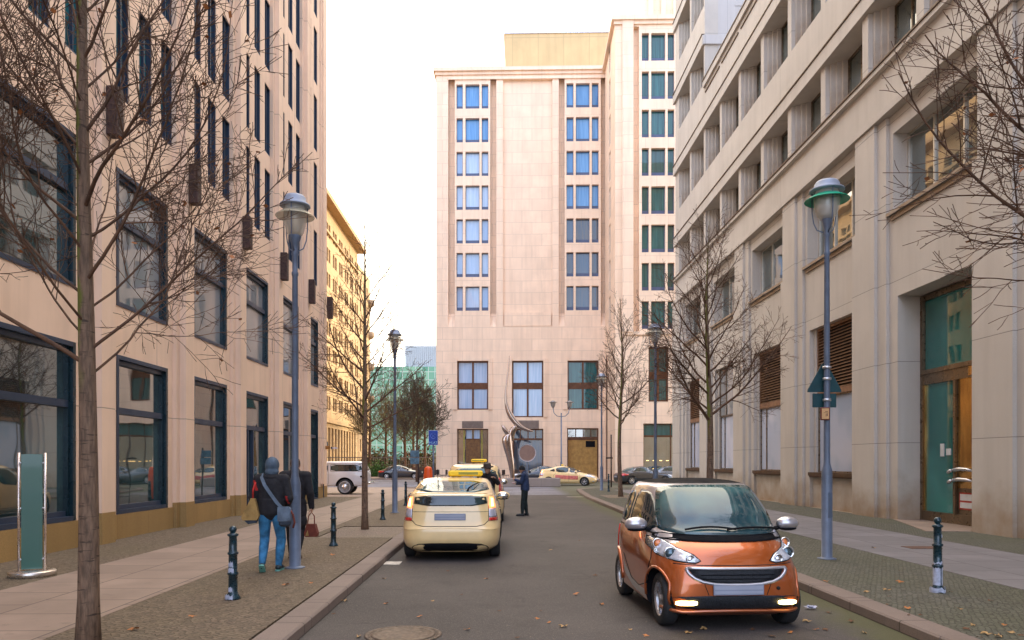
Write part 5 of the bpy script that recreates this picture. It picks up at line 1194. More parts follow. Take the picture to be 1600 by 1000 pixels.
def tree(label, loc, h, r0, hb, spread, seed, nlimb=30, group='bare street trees', twigs=3, leaves=14, tm='twig', bm_='bark', minr=.0035, up=.55, name='bare_tree', lean=(0, 0), cat='tree', sub=1.0, az=None, lr=.34):
    R = random.Random(seed); t = thing(name, label, cat, loc, 0, group); tr = MB(); cr = MB(); lf = MB()
    def rv(): return Vector((R.uniform(-1, 1), R.uniform(-1, 1), R.uniform(-1, 1)))
    # trunk: leader with slight wander
    pts = []; rad = []; n = 16; wx, wy = R.uniform(-.02, .02), R.uniform(-.02, .02)
    for i in range(n + 1):
        f = i / n; z = -.15 + (h + .15) * f
        pts.append(Vector((lean[0] * z + wx * sin(f * 7) * h * .4, lean[1] * z + wy * cos(f * 6) * h * .4, z)))
        base = 1 - .28 * min(1, z / hb) if z < hb else .72 * (1 - (z - hb) / (h - hb)) ** .9 + .03
        rad.append(max(.006, r0 * base * (1 + .22 * max(0, 1 - max(z, 0) / .2) ** 2)))
    def at(z):
        f = (z + .15) / (h + .15) * n; i = min(n - 1, int(f)); u = f - i
        return pts[i].lerp(pts[i + 1], u), rad[i] * (1 - u) + rad[i + 1] * u
    tr.tube(pts, rad, 14, 0)
    def grow(mb, p, d, L, r, lvl, z_up):
        nseg = max(3, int(L / (.16 if lvl < 2 else .11))); nseg = min(nseg, 16); sl = L / nseg; P_ = [p]; R_ = [r]; dirs = []; cur = p.copy(); wob = .10 if lvl == 0 else .17
        for i in range(nseg):
            d = (d + rv() * wob + Vector((0, 0, z_up * .055))).normalized(); cur = cur + d * sl; P_.append(cur.copy()); R_.append(max(minr, r * (1 - .82 * (i + 1) / nseg))); dirs.append(d.copy())
        mb.tube(P_, R_, 7 if lvl == 0 else (5 if lvl == 1 else 3), 0, cap=False)
        if lvl >= twigs: 
            if R.random() < .004 * leaves and lvl > 1: leaf(P_[-1])
            return
        nc = int((L / (.17 if lvl == 0 else .15 if lvl == 1 else .13)) * sub * R.uniform(.8, 1.15)); side = R.choice((-1, 1))
        for k in range(nc):
            f = (.22 if lvl == 0 else .12) + (.97 - .2) * (k + R.random() * .7) / max(1, nc); f = min(f, .97); i = min(nseg - 1, int(f * nseg)); q = P_[i].lerp(P_[i + 1], f * nseg - i)
            side = -side; ax = dirs[i].cross(Vector((0, 0, 1)) + rv() * .8).normalized(); a = radians(R.uniform(28, 58)) * side
            nd = (Matrix.Rotation(a, 3, dirs[i].cross(ax).normalized() if R.random() < .6 else ax) @ dirs[i]).normalized()
            ll = L * (1 - f * .75) * R.uniform(.38, .62) if lvl == 0 else L * (1 - f * .6) * R.uniform(.35, .65)
            if ll > .07: grow(mb, q, nd, ll, R_[i] * R.uniform(.45, .62), lvl + 1, z_up * .7)
    def leaf(p):
        a = Vector((R.uniform(-1, 1), R.uniform(-1, 1), -.4)).normalized() * .045; b = Vector((R.uniform(-1, 1), R.uniform(-1, 1), .2)).normalized() * .03
        lf.add([p, p + a * .5 + b, p + a, p + a * .5 - b], [(0, 1, 2, 3)])
    ang = R.uniform(0, 6.28)
    for k in range(nlimb):
        f = k / (nlimb - 1); z = hb + (h * .93 - hb) * f ** 1.05; q, rr = at(z); ang += radians(137.5 + R.uniform(-18, 18))
        if az is not None and R.random() < az[1]: aa = az[0] + R.gauss(0, .5)
        else: aa = ang
        el = radians(R.uniform(22, 38) + 28 * f); d = Vector((cos(aa) * cos(el), sin(aa) * cos(el), sin(el)))
        L = spread * (1.12 - .72 * f) * R.uniform(.8, 1.18)
        grow(cr, q, d, L, min(rr * .5, r0 * lr * (1 - .5 * f) * R.uniform(.6, 1.15)), 0, up * 1.6)
    tr.build('trunk', M[bm_], t, norm=False); cr.build('crown', M[tm], t, norm=False)
    if lf.v: lf.build('withered_leaf_cluster', simple('withered_leaf', (.32, .11, .03), .7, 0, .4), t, norm=False)['kind'] = 'stuff'
    return t
p = P(134, 1008, SW); tree('large bare street tree in the left foreground with mossy trunk', p, 9.2, .097, 2.45, 2.9, 5, nlimb=46, leaves=12, twigs=3, minr=.003, sub=1.15, lr=.21)
p = P(570, 826, SW); tree('slim bare tree in a gravel pit beside the left kerb, right of the two walkers', p, 8.0, .085, 2.5, 2.3, 12, nlimb=34, minr=.004)
p = W(1107, 20.8); tree('bare tree rising behind the small orange car', (p.x, p.y, SW), 8.5, .11, 2.7, 2.9, 23, nlimb=34, minr=.0042)
p = P(970, 776, SW); tree('slim bare tree at the far end of the right pavement', p, 9.6, .11, 3.4, 2.7, 31, nlimb=30, minr=.0055, up=.9, sub=.9)
tree('bare tree at the right edge, only branches reaching into view', (6.6, 6.6, SW), 9.0, .13, 2.9, 4.0, 44, nlimb=27, leaves=10, minr=.0036, az=(radians(165), .3), sub=.8, lr=.26)
# park trees beyond the junction
rp = random.Random(5); k = 0
parks = [(578, 92, 'twig_warm', 11, 'leaning over the white off-road car'), (603, 104, 'twig_olive', 12, 'directly behind the bright green bush'), (632, 98, 'twig_warm', 11, 'behind the dark passing car'),
         (646, 112, 'twig_olive', 13, 'deepest in the park, second from the hotel corner'), (664, 100, 'twig_olive', 11.5, 'beside the hotel corner'), (615, 124, 'twig_olive', 14, 'far back, in front of the turquoise glass')]
for px, zc, tm, h, d in parks:
    p = W(px, zc); tree('tall bare park tree ' + d, (p.x, p.y, .1), h, .24, 3.8, 5.6, 60 + k, nlimb=20, group='park trees', twigs=2, leaves=0, tm=tm, bm_='twig', minr=.018, sub=.5); k += 1
p = P(652, 752, 0); p = W(652, 66); tree('small wide bare tree in front of the hotel corner behind the blue grey panel', (p.x, p.y, .1), 9.2, .13, 3.1, 4.2, 90, nlimb=26, group='park trees', twigs=2, leaves=0, tm='twig_warm', bm_='twig', minr=.017, up=.8)
# undergrowth mass and hedge
def bushmass(name, label, cat, box_, n, size, mats, seed, kind=None):
    R = random.Random(seed); mb = MB(); x0, x1, y0, y1, z0, z1 = box_
    blobs = [(R.uniform(x0, x1), R.uniform(y0, y1), R.uniform(.35, 1)) for _ in range(max(4, int((x1 - x0) * 1.2)))]
    for i in range(n):
        bx, by, bh = R.choice(blobs); r = (z1 - z0) * .42
        p = Vector((bx + R.gauss(0, r * .8), by + R.gauss(0, r * .6), z0 + abs(R.gauss(0, .42)) * (z1 - z0) * bh)); 
        a, b = [Vector((R.uniform(-1, 1), R.uniform(-1, 1), R.uniform(-1, 1))).normalized() * size * R.uniform(.6, 1.3) for _ in range(2)]
        mb.add([p - a * .5, p + b * .4, p + a * .5, p - b * .4], [(0, 1, 2, 3)], R.randrange(len(mats)))
    o = mb.build(name, mats, norm=False); tag(o, label, cat)
    if kind: o['kind'] = kind
    return o
leafm = [simple('leaf_olive', (.085, .08, .015), .7, 0, .4), simple('leaf_brown', (.09, .045, .018), .8, 0, .4), simple('leaf_dark', (.025, .03, .01), .8, 0, .4)]
a = W(560, 128); b = W(700, 128)
bushmass('undergrowth', 'brown and olive thicket at the back of the park', 'thicket', (a.x, b.x, 120, 135, 0, 4.6), 14000, .55, leafm, 1, 'stuff')
grn = [simple('leaf_bright_green', (.05, .15, .012), .6, 0, .4), simple('leaf_mid_green', (.02, .07, .01), .7, 0, .4)]
a = W(578, 84); b = W(606, 84); bushmass('bush', 'bright green bush left of the dark passing car', 'bush', (a.x + .6, b.x - .3, 83, 85, .1, 2.6), 3500, .2, grn, 2)
# park fence and wall
f_ = thing('park_fence', 'long low fence of dark rails along the park edge', 'fence', (0, 0, 0)); mb = MB(); a = W(500, 93); b = W(690, 93)
mb.box(a.x, b.x, 92.9, 93.1, .1, 1.1); mb.build('base_wall', simple('park_wall_brick', (.10, .06, .045), .8), f_)
mb = MB(); mb.box(a.x, b.x, 92.97, 93.03, 2.3, 2.4); mb.box(a.x, b.x, 92.97, 93.03, 1.4, 1.46)
x = a.x
while x < b.x: mb.box(x, x + .04, 92.98, 93.02, 1.1, 2.3); x += .28
mb.build('railing', simple('fence_grey', (.16, .14, .12), .6), f_)

# ------------------------------------------------------------------ street lamps
def lamp(label, loc, H, disc, inner, rlow=.09, rup=.055, zt=1.3, hs=1.0):
    t = thing('street_lamp', label, 'street lamp', loc, 0, 'globe street lamps'); mb = MB()
    lw = H - .70
    mb.lathe([(rlow * 1.75, 0), (rlow * 1.75, .012), (rlow * 1.35, .02), (rlow, .035), (rlow, zt), (rlow * .96, zt + .04), (rup * 1.12, zt + .14), (rup, zt + .2), (rup * .8, lw - .62), (rup * .95, lw - .60), (rup * .95, lw - .56), (rup * .78, lw - .54), (rup * .78, lw - .3), (rup * 1.05, lw - .27), (rup * .8, lw - .22), (rup * 1.1, lw - .1), (rup * 1.75, lw), (rup * 1.8, lw + .03)], 24)
    mb.build('pole', M['paint_blue'], t)
    mb = MB(); mb.box(rlow * .90, rlow * 1.03, -.045, .045, .42 + .3, 1.15, bev=.006); q = mb.build('service_hatch', M['paint_blue'], t); q.rotation_euler = (0, 0, radians(-75))
    def sh(g): g.v = [(x * hs, y * hs, z) for x, y, z in g.v]
    g = MB(); g.lathe([(.10, lw), (.16, lw + .07), (.205, lw + .2), (.22, lw + .33), (.205, lw + .47), (.17, lw + .55)], 28); sh(g); g.build('globe', M['lampglass'], t)
    g = MB(); g.lathe([(.08, lw + .02), (.11, lw + .08), (.145, lw + .18), (.155, lw + .30), (.145, lw + .42), (.10, lw + .5), (.001, lw + .52)], 24); sh(g); g.build('reflector', M[inner], t)
    g = MB(); g.lathe([(.225, lw + .42), (.365, lw + .335), (.37, lw + .328), (.365, lw + .321), (.22, lw + .40)], 40); sh(g); g.build('glass_disc', M[disc], t)
    g = MB(); g.lathe([(.29, lw + .49), (.285, lw + .515), (.21, lw + .565), (.205, lw + .62), (.17, lw + .66), (.08, lw + .685), (.001, lw + .69)], 30); g.lathe([(.28, lw + .50), (.18, lw + .535)], 30); sh(g); g.build('cap', simple('lamp_cap_metal', (.30, .34, .42), .5, .2, .1), t)
    g = MB()
    for k in range(3):
        a = 2 * pi * k / 3 + .5; d = Vector((cos(a), sin(a), 0)); pp = []
        for (rr, z) in ((.05, lw - .22), (.16, lw - .16), (.215, lw - .03), (.24, lw + .15), (.24, lw + .52)): pp.append(d * rr + Vector((0, 0, z)))
        g.tube(pp, .011, 6)
    sh(g)
    g.build('hoop', M['paint_blue'], t); return t
p = P(461, 887, SW); lamp('grey blue lamp post beside the two walkers, amber tinted glass', p, ZA(302, (p - Vector((0, 0, HC))).dot(FW)) - SW, 'paleglass', 'amberinner', hs=.82)
p = P(1292, 873, SW); z_ = ZA(280, p.dot(FW)) - SW; l2 = lamp('lamp post on the right pavement with bright green glass disc and road signs', p, z_, 'greenglass', 'lampinner', zt=1.48); lampR = p.copy()
p = P(617, 801, SW); lamp('lamp post behind the slim tree in the gravel pit, seen against the white sky', p, ZA(514, p.dot(FW)) - SW, 'paleglass', 'amberinner', hs=.82)
p = W(1024, 26.9); lamp('lamp post rising between the two trees on the right pavement', (p.x, p.y, SW), ZA(505, 26.9) - SW, 'paleglass', 'lampinner')
p = P(940, 766, SW); lamp('farthest lamp post at the rounded corner of the right pavement', p, ZA(583, p.dot(FW)) - SW, 'paleglass', 'lampinner')
# twin-armed lamp in front of the hotel
p = W(877, 60.5); t = thing('twin_lamp', 'tall post with two upturned lamp heads in front of the hotel', 'street lamp', (p.x, p.y, SW)); H = ZA(640, 60.5) - .4
mb = MB(); mb.lathe([(.11, 0), (.09, .1), (.09, 1.6), (.06, 1.7), (.05, H)], 12); mb.build('pole', M['paint_blue'], t)
for sg in (-1, 1):
    mb = MB(); mb.tube([(0, 0, H - .3), (sg * .35, 0, H - .25), (sg * .6, 0, H + .0), (sg * .68, 0, H + .45)], .03, 7); a = mb.build('arm', M['paint_blue'], t)
    mb = MB(); mb.lathe([(.06, 0), (.17, .15), (.22, .4), (.2, .55), (.001, .62)], 16, (sg * .68, 0, H + .42)); mb.lathe([(.38, .46), (.37, .47), (.2, .5)], 20, (sg * .68, 0, H + .42)); mb.build('lamp_head', simple('lamp_head_grey', (.28, .25, .22), .4, .2), a)

# ------------------------------------------------------------------ bollards
M['paper'] = simple('torn_white_paper', (.42, .45, .55), .7, 0, .25, 18)
def bollard(label, loc, h, white=0):
    t = thing('bollard', label, 'bollard', loc, 0, 'green cast iron bollards'); mb = MB(); k = h / .90; r = .046
    prof = [(.092, 0), (.092, .02), (.075, .05), (.062, .075), (.055, .09), (.053, .30), (.066, .305), (.068, .325), (.053, .335), (.051, .55), (.064, .555), (.066, .575), (.05, .585), (.046, .77), (.066, .785), (.068, .80), (.04, .812), (.034, .825)]
    mb.lathe([(a, b * k) for a, b in prof], 20); mb.build('post', M['bollard'], t)
    mb = MB(); mb.ball((0, 0, .86 * k), .046, 0, 10); mb.build('ball_top', M['bollard'], t)
    if white:
        def wrap(z0, z1, a0, a1, r, nm):
            mb = MB(); n = 10; vs = []; rr = random.Random(int(z0 * 999) + int(a0 * 9)) 
            for i in range(n + 1):
                a = a0 + (a1 - a0) * i / n; j0 = rr.uniform(-.012, .012); j1 = rr.uniform(-.025, .012)
                for z, q in ((z0 + j0, r), (z1 + j1, r)): vs += [(cos(a) * q, sin(a) * q, z * k)]
            mb.add(vs, [(2 * i, 2 * i + 2, 2 * i + 3, 2 * i + 1) for i in range(n)], 0, True); mb.build(nm, M['paper'], t, norm=False)
        F = -pi / 2
        if white == 1:
            wrap(.40, .47, F - .9, F + .3, .0545, 'sticker_remnant'); wrap(.33, .39, F - 1.2, F + .5, .0575, 'sticker_remnant'); wrap(.10, .15, F - .9, F + .2, .0565, 'sticker_remnant'); wrap(.0, .07, F - 1.4, F + .3, .094, 'sticker_remnant')
        else:
            wrap(.07, .305, F - 2.0, F + .1, .0565, 'sticker_remnant'); wrap(.08, .30, F + .35, F + 1.6, .0565, 'sticker_remnant'); wrap(.34, .37, F - 1.5, F + 1.5, .0555, 'sticker_remnant'); wrap(.0, .06, F - 2, F + 2, .0945, 'sticker_remnant'); wrap(.66, .70, F + .4, F + 1.2, .0525, 'sticker_remnant')
    return t
def bl(px, py, top, label, white=0):
    p = P(px, py, SW); s = FPX / p.dot(FW); return bollard(label, p, (py - top) / s, white)
bl(364, 936, 822, 'green bollard nearest on the left pavement, with torn white stickers', 1)
bl(521, 853, 785, 'green bollard between the big lamp post and the gravel tree pit')
bl(598, 812, 765, 'green bollard left of the second lamp post on the left pavement')
bl(634, 790, 752, 'farthest green bollard on the left, just behind the rear taxi')
bl(1465, 925, 808, 'green bollard on the right pavement with its foot covered in peeling white paper', 2)
bl(993, 776, 746, 'green bollard behind the rear corner of the orange car')
p = P(951, 768, SW); bollard('thin green bollard just left of the far slim tree', p, 1.0, 0)

# ------------------------------------------------------------------ glass totem
p = P(50, 900, SW); t = thing('glass_totem', 'frosted green glass panel between steel posts on a round steel base', 'totem', p, radians(22))
mb = MB(); mb.lathe([(.31, 0), (.31, .07), (.295, .085), (.001, .086)], 40); mb.build('base', simple('brushed_steel_base', (.62, .56, .50), .28, .9, .1), t)
s = FPX / p.dot(FW); Ht = (886 - 703) / s + .09
for sg in (-1, 1):
    mb = MB(); mb.tube([(sg * .165, 0, .08), (sg * .165, 0, Ht)], .018, 12); mb.build('post', simple('brushed_steel_post', (.72, .62, .55), .25, .9, .05), t)
mb = MB(); mb.box(-.135, .135, -.012, .012, .10, Ht - .02, bev=.004); 
q, nt_, b_ = newmat('frosted_green_glass'); b_.inputs['Base Color'].default_value = (.03, .115, .085, 1); b_.inputs['Roughness'].default_value = .28; b_.inputs['Coat Weight'].default_value = .6
mb.build('glass_panel', q, t)
for z in (.25, Ht * .55, Ht - .15):
    for sg in (-1, 1):
        mb = MB(); mb.lathe([(.014, -.03), (.014, .03)], 10, (sg * .142, 0, z), 'y'); mb.build('clamp', M['silver'], t)

# ------------------------------------------------------------------ signs
def disc(mb, c, r, y0, y1, mi=0, n=36): mb.lathe([(.001, y0), (r, y0), (r, y1), (.001, y1)], n, c, 'y', mi, False)
# triangle + plate seen from behind on the right lamp post
lx, ly = lampR.x, lampR.y; s = FPX / lampR.dot(FW)
M['signback'] = simple('petrol_sign_back', (.006, .05, .06), .5, .1, .2)
zt, zb = ZA(567, lampR.dot(FW)), ZA(612, lampR.dot(FW))
t = thing('warning_sign', 'dark green back of a triangular sign strapped to the right lamp post', 'sign', (lx, ly + .09, 0), 0)
mb = MB(); w2 = 27 / s; mb.prism([(-w2 - .0, zb), (w2, zb), (w2 * .97, zb + .05), (.04, zt), (-.04, zt), (-w2 * .97, zb + .05)], 0, .02, lambda a, b, h: (a, h, b)); mb.build('sign_plate', M['signback'], t)
for z in (zb + .22, zb + .42): mb = MB(); mb.lathe([(.071, -.02), (.071, .02)], 16, (0, -.09, z)); mb.build('strap', M['silver'], t)
zt2, zb2 = ZA(614, lampR.dot(FW)), ZA(636, lampR.dot(FW))
t = thing('supplementary_sign', 'small dark green sign back just under the triangle', 'sign', (lx, ly + .09, 0), 0)
mb = MB(); mb.box(-.21, .21, 0, .02, zb2, zt2, bev=.008); mb.build('sign_plate', M['signback'], t); mb = MB(); mb.lathe([(.071, -.02), (.071, .02)], 16, (0, -.09, (zb2 + zt2) / 2)); mb.build('strap', M['silver'], t)
t = thing('notice_box', 'little orange and cream notice box on the right lamp post', 'notice', (lx - .075, ly - .11, ZA(657, lampR.dot(FW))), radians(-12))
mb = MB(); mb.box(-.075, .075, -.0, .05, 0, .22, bev=.01); mb.build('case', simple('rust_orange_case', (.16, .03, .012), .5), t)
mb = MB(); mb.box(-.057, .057, -.004, -.0005, .02, .2); mb.build('paper', simple('cream_notice_paper', (.62, .36, .15), .6), t)
mb = MB(); mb.box(-.005, .04, -.006, -.0045, .14, .15); mb.box(-.03, .045, -.006, -.0045, .125, .13); mb.box(.005, .012, -.006, -.0045, .06, .11); mb.box(.02, .035, -.006, -.0045, .07, .115); mb.build('lettering', simple('brown_ink', (.15, .05, .03), .6), t)
# blue sign on a post
p = W(677, 27.0); t = thing('blue_sign', 'blue rectangular sign on a grey post left of the hotel, pale lettering at its foot', 'sign', (p.x, p.y, SW)); zz = lambda y: ZA(y, 27) - SW
mb = MB(); mb.tube([(0, .03, 0), (0, .03, zz(674))], .033, 10); mb.build('post', M['paint_blue'], t)
w2 = 6.9 * 27 / FPX; mb = MB(); mb.box(-w2, w2, -.01, .0, zz(695), zz(673), bev=.003); pl = mb.build('sign_plate', simple('blue_sign_face', (.008, .05, .36), .4), t)
mb = MB(); mb.box(-w2 - .012, w2 + .012, .0005, .008, zz(695) - .012, zz(673) + .012); mb.build('rim', simple('pale_sign_rim', (.45, .5, .62), .4), pl)
mb = MB(); cz = zz(681); mb.lathe([(.115, -.0135), (.115, -.0115), (.09, -.0115), (.09, -.0135), (.115, -.0135)], 28, (0, 0, cz), 'y')
for k in range(2):
    d = Vector((cos(pi / 4 + k * pi / 2), 0, sin(pi / 4 + k * pi / 2))); n_ = Vector((-d.z, 0, d.x)); q = [d * .09 + n_ * .012, d * .09 - n_ * .012, d * -.09 - n_ * .012, d * -.09 + n_ * .012]; mb.add([v + Vector((0, -.0125, cz)) for v in q], [(0, 1, 2, 3)])
mb.build('emblem', simple('mid_blue_emblem', (.06, .13, .52), .4), pl)
def text(body, size, loc, mat, parent, rot=(pi / 2, 0, 0), name='lettering', ext=.001):
    cu = bpy.data.curves.new(name, 'FONT'); cu.body = body; cu.size = size; cu.extrude = ext; cu.align_x = 'CENTER'; o = bpy.data.objects.new('tmp', cu); COL.objects.link(o)
    me = bpy.data.meshes.new_from_object(o.evaluated_get(bpy.context.evaluated_depsgraph_get())); bpy.data.objects.remove(o); me.materials.clear(); me.materials.append(mat)
    q = bpy.data.objects.new(name, me); COL.objects.link(q); q.parent = parent; q.location = loc; q.rotation_euler = rot; return q
text('HLAT', .125, (0, -.0125, zz(693.4)), simple('pale_blue_letters', (.35, .62, .85), .4), pl)
# grey blue back panel on a thin post beside the orange cone-like bin
p = W(648, 33); t = thing('panel_sign', 'weathered blue grey sign back on a brown post left of the orange barrel', 'sign', (p.x, p.y, SW)); zz = lambda y: ZA(y, 33) - SW
mb = MB(); mb.tube([(.16, .04, 0), (.16, .04, zz(700))], .04, 8); mb.build('post', M['brownsteel'], t)
mb = MB(); mb.box(-.2, .2, -.01, .01, zz(714), zz(704), bev=.01); mb.box(-.2, .2, -.01, .01, zz(725), zz(715), bev=.01); mb.build('sign_plate', simple('blue_grey_plate', (.10, .19, .26), .55, .1, .3, 7), t)
# street name arrow at the corner of the pink building
p = W(507, 34.6); t = thing('street_name_sign', 'small orange street name plate with pale arm at the pink building corner', 'sign', (p.x, p.y - .0, ZA(703, 34.6)), 0)
mb = MB(); mb.box(.0, .26, -.01, .01, .03, .19, bev=.004); o = mb.build('name_plate', simple('orange_name_plate', (.42, .17, .03), .5), t); 
mb = MB(); mb.box(-.08, -.01, -.03, .03, 0, .22); mb.build('bracket', M['navy'], t); mb = MB(); mb.box(.30, .36, -.01, .01, .03, .15); mb.build('bracket', M['navy'], t)
mb = MB(); mb.box(.37, .62, -.008, .008, .06, .12, bev=.004); mb.build('pale_arm', simple('pale_plate', (.55, .52, .6), .5), t)
text('TLATZ', .09, (.13, -.0125, .08), simple('black_letters', (.02, .01, .01), .5), o)
mb = MB(); mb.tube([(-.04, 0, 0), (-.04, 0, SW - ZA(703, 34.6))], .022, 8); mb.build('post', M['paint_blue'], t)
# round sign seen from behind, on the island
p = W(824, 51); t = thing('round_sign', 'big round brown sign back with pale rim above the man in the blue jacket', 'sign', (p.x, p.y, 0)); zc_ = ZA(708, 51)
mb = MB(); mb.prism([(cos(2 * pi * i / 40) * .55, zc_ + sin(2 * pi * i / 40) * .55) for i in range(40)], 0, .03, lambda a, b, h: (a, h, b)); mb.build('sign_face', simple('taupe_sign_back', (.26, .16, .12), .6, 0, .1), t)
mb = MB(); mb.lathe([(.60, -.01), (.60, .04), (.54, .04), (.54, -.01), (.60, -.01)], 40, (0, 0, zc_), 'y'); mb.build('rim', simple('pale_rim', (.42, .36, .36), .5), t)
mb = MB(); mb.tube([(0, .06, 0), (0, .06, zc_)], .04, 8); mb.build('post', M['paint_blue'], t)
# orange barrel-shaped beacon
p = W(669, 30); t = thing('orange_beacon', 'rounded bright orange post cover standing by the taxi rank', 'beacon', (p.x, p.y, SW))
mb = MB(); zt = ZA(729, 30) - SW; mb.lathe([(.19, 0), (.19, zt - .34), (.175, zt - .30), (.17, zt - .17), (.14, zt - .05), (.08, zt - .005), (.001, zt)], 20); mb.build('shell', simple('orange_plastic', (.85, .10, .01), .45, 0, .1), t)
mb = MB(); mb.lathe([(.20, .1), (.20, .2)], 20); mb.build('band', M['black'], t)
# kerb-side rack posts near the taxi (thin frame)
p = W(648, 27); t = thing('railing', 'thin dark tubular railing between the pavement and the taxi rank', 'railing', (p.x, p.y, SW))
mb = MB(); mb.tube([(-.3, 0, 0), (-.3, 0, .72), (.35, .1, .72), (.35, .1, 0)], .018, 6); mb.tube([(-.3, 0, .4), (.35, .1, .4)], .012, 6); mb.build('frame', M['brownsteel'], t)
# concrete island wall + sculpture
a = W(780, 52.5); b = W(876, 52.5); t = thing('low_wall', 'low pale concrete wall on the traffic island behind the man in blue', 'wall', (0, 0, 0))
mb = MB(); y = a.y; mb.box(a.x, b.x, y, y + .5, 0, .64, bev=.03); mb.build('block', stone('island_concrete', (.34, .28, .24), 'XZY', 1.5, 3, .01, 0), t)
p = W(801, 56.5); t = thing('sculpture', 'tall twisting polished steel sculpture with a wing like blade', 'sculpture', (p.x, p.y, 0)); k = 56.5 / FPX
SX = lambda px: (px - 801) * k; SZ = lambda py: ZA(py, 56.5)
def blade(pts, name):
    mb = MB(); n = 12; vs = []; fs = []
    for (px, py, w_, d_, an) in pts:
        for i in range(n):
            a_ = 2 * pi * i / n; u, v = cos(a_) * w_ * k, sin(a_) * d_ * k; ca, sa = cos(radians(an)), sin(radians(an)); vs.append((SX(px) + u * ca, v, SZ(py) + u * sa))
    for r in range(len(pts) - 1):
        for i in range(n): fs.append((r * n + i, r * n + (i + 1) % n, (r + 1) * n + (i + 1) % n, (r + 1) * n + i))
    fs.append(tuple(range(n))); fs.append(tuple(range((len(pts) - 1) * n, len(pts) * n))); mb.add(vs, fs, 0, True); o = mb.build(name, M['sculpt'], t)
    md = o.modifiers.new('s', 'SUBSURF'); md.levels = md.render_levels = 2; return o
M['sculpt'] = simple('polished_bronze_steel', (.42, .33, .28), .16, 1, .1, 1)
blade([(801.5, 760, 3, 3, 0), (801, 745, 3.5, 3, 0), (799, 725, 5, 4, 0), (795.5, 708, 6.5, 5, 0), (793, 696, 8, 6, 0), (792, 687, 8.5, 7, 0), (793, 681, 7, 6, 0), (796, 677, 4, 4, 0)], 'leg')
blade([(795, 681, 4, 4, 0), (792, 676, 7, 5, -20), (789, 670, 6.5, 5.5, -25), (787, 666, 4, 4, -30), (786, 664, 1.5, 2, -30)], 'knuckle')
blade([(834, 674, .8, 1.5, 60), (828, 673.5, 2.2, 3, 70), (816, 669, 3.6, 4, 65), (806, 661, 5, 4, 35), (798, 650, 5.0, 3.5, 20), (792.5, 638, 3.8, 3, 10), (789.8, 622, 2.2, 2.5, 0), (791.5, 600, 1.5, 1.8, 0), (794.5, 580, 1.2, 1.5, 0), (796, 565, 1.0, 1.0, 0), (796, 555, .7, .8, 0)], 'wing_blade')
blade([(806, 664, 5, 5, 0), (801, 672, 6, 5, 0), (799, 680, 5, 4, 0), (800, 690, 3, 3, 0)], 'core')
# cafe furniture by the hotel wall
M['rattan'] = simple('dark_rattan', (.05, .032, .026), .7)
def cafe_set(px, zc, label):
    p = W(px, zc); t = thing('cafe_chair', label, 'chair', (p.x, p.y, SW), random.uniform(0, 6), 'cafe chairs along the hotel wall'); mb = MB()
    mb.box(-.25, .25, -.25, .25, .42, .48, bev=.02); mb.build('seat', M['rattan'], t); mb = MB(); mb.box(-.25, .25, .2, .26, .5, .95, bev=.02); mb.build('backrest', M['rattan'], t)
    for x in (-.22, .22):
        for y in (-.22, .22): mb = MB(); mb.tube([(x, y, 0), (x, y, .42)], .018, 6); mb.build('leg', M['rattan'], t)
for i, px in enumerate((656, 666, 684, 694, 783, 790, 808, 815)):
    cafe_set(px, 68.5 - (i % 2) * 1.2, 'dark cafe chair by the hotel wall')
# parking scooter/rack post right
p = W(955, 49); t = thing('post_with_plate', 'thin dark post with a small horizontal plate near the far slim tree', 'post', (p.x, p.y, 0)); mb = MB(); mb.tube([(0, 0, 0), (0, 0, 3.6)], .05, 8); mb.build('post', M['brownsteel'], t)
mb = MB(); mb.box(-.35, .1, -.03, .03, 2.0, 2.1); mb.build('plate', M['brownsteel'], t)
# manhole
p = P(630, 992, 0); t = thing('manhole_cover', 'round iron manhole cover with a ribbed ring in the road', 'manhole', (p.x, p.y, .003))
mb = MB(); mb.lathe([(.40, 0), (.40, .006), (.375, .009), (.37, .005)], 48); mb.lathe([(.335, .004), (.335, .010), (.29, .010), (.285, .004)], 48)
for k in range(48): a = 2 * pi * k / 48; mb.box(cos(a) * .352 - .008, cos(a) * .352 + .008, sin(a) * .352 - .008, sin(a) * .352 + .008, .003, .009)
mb.build('ring', simple('worn_cast_iron', (.12, .085, .06), .6, .3, .4, 14), t)
mb = MB(); mb.lathe([(.285, .003), (.001, .0032)], 48); mb.build('lid', simple('lid_concrete', (.08, .058, .045), .75, 0, .3, 14, bmp=.5), t)
p = P(1440, 856, SW); t = tag(MB().box(-.3, .3, -.2, .2, 0, .008).build('hydrant_lid', simple('rusty_lid', (.12, .06, .04), .7, .2, .4, 9)), 'small rusty rectangular lid in the right pavement slabs', 'lid'); t.location = (p.x, p.y, SW + .004)
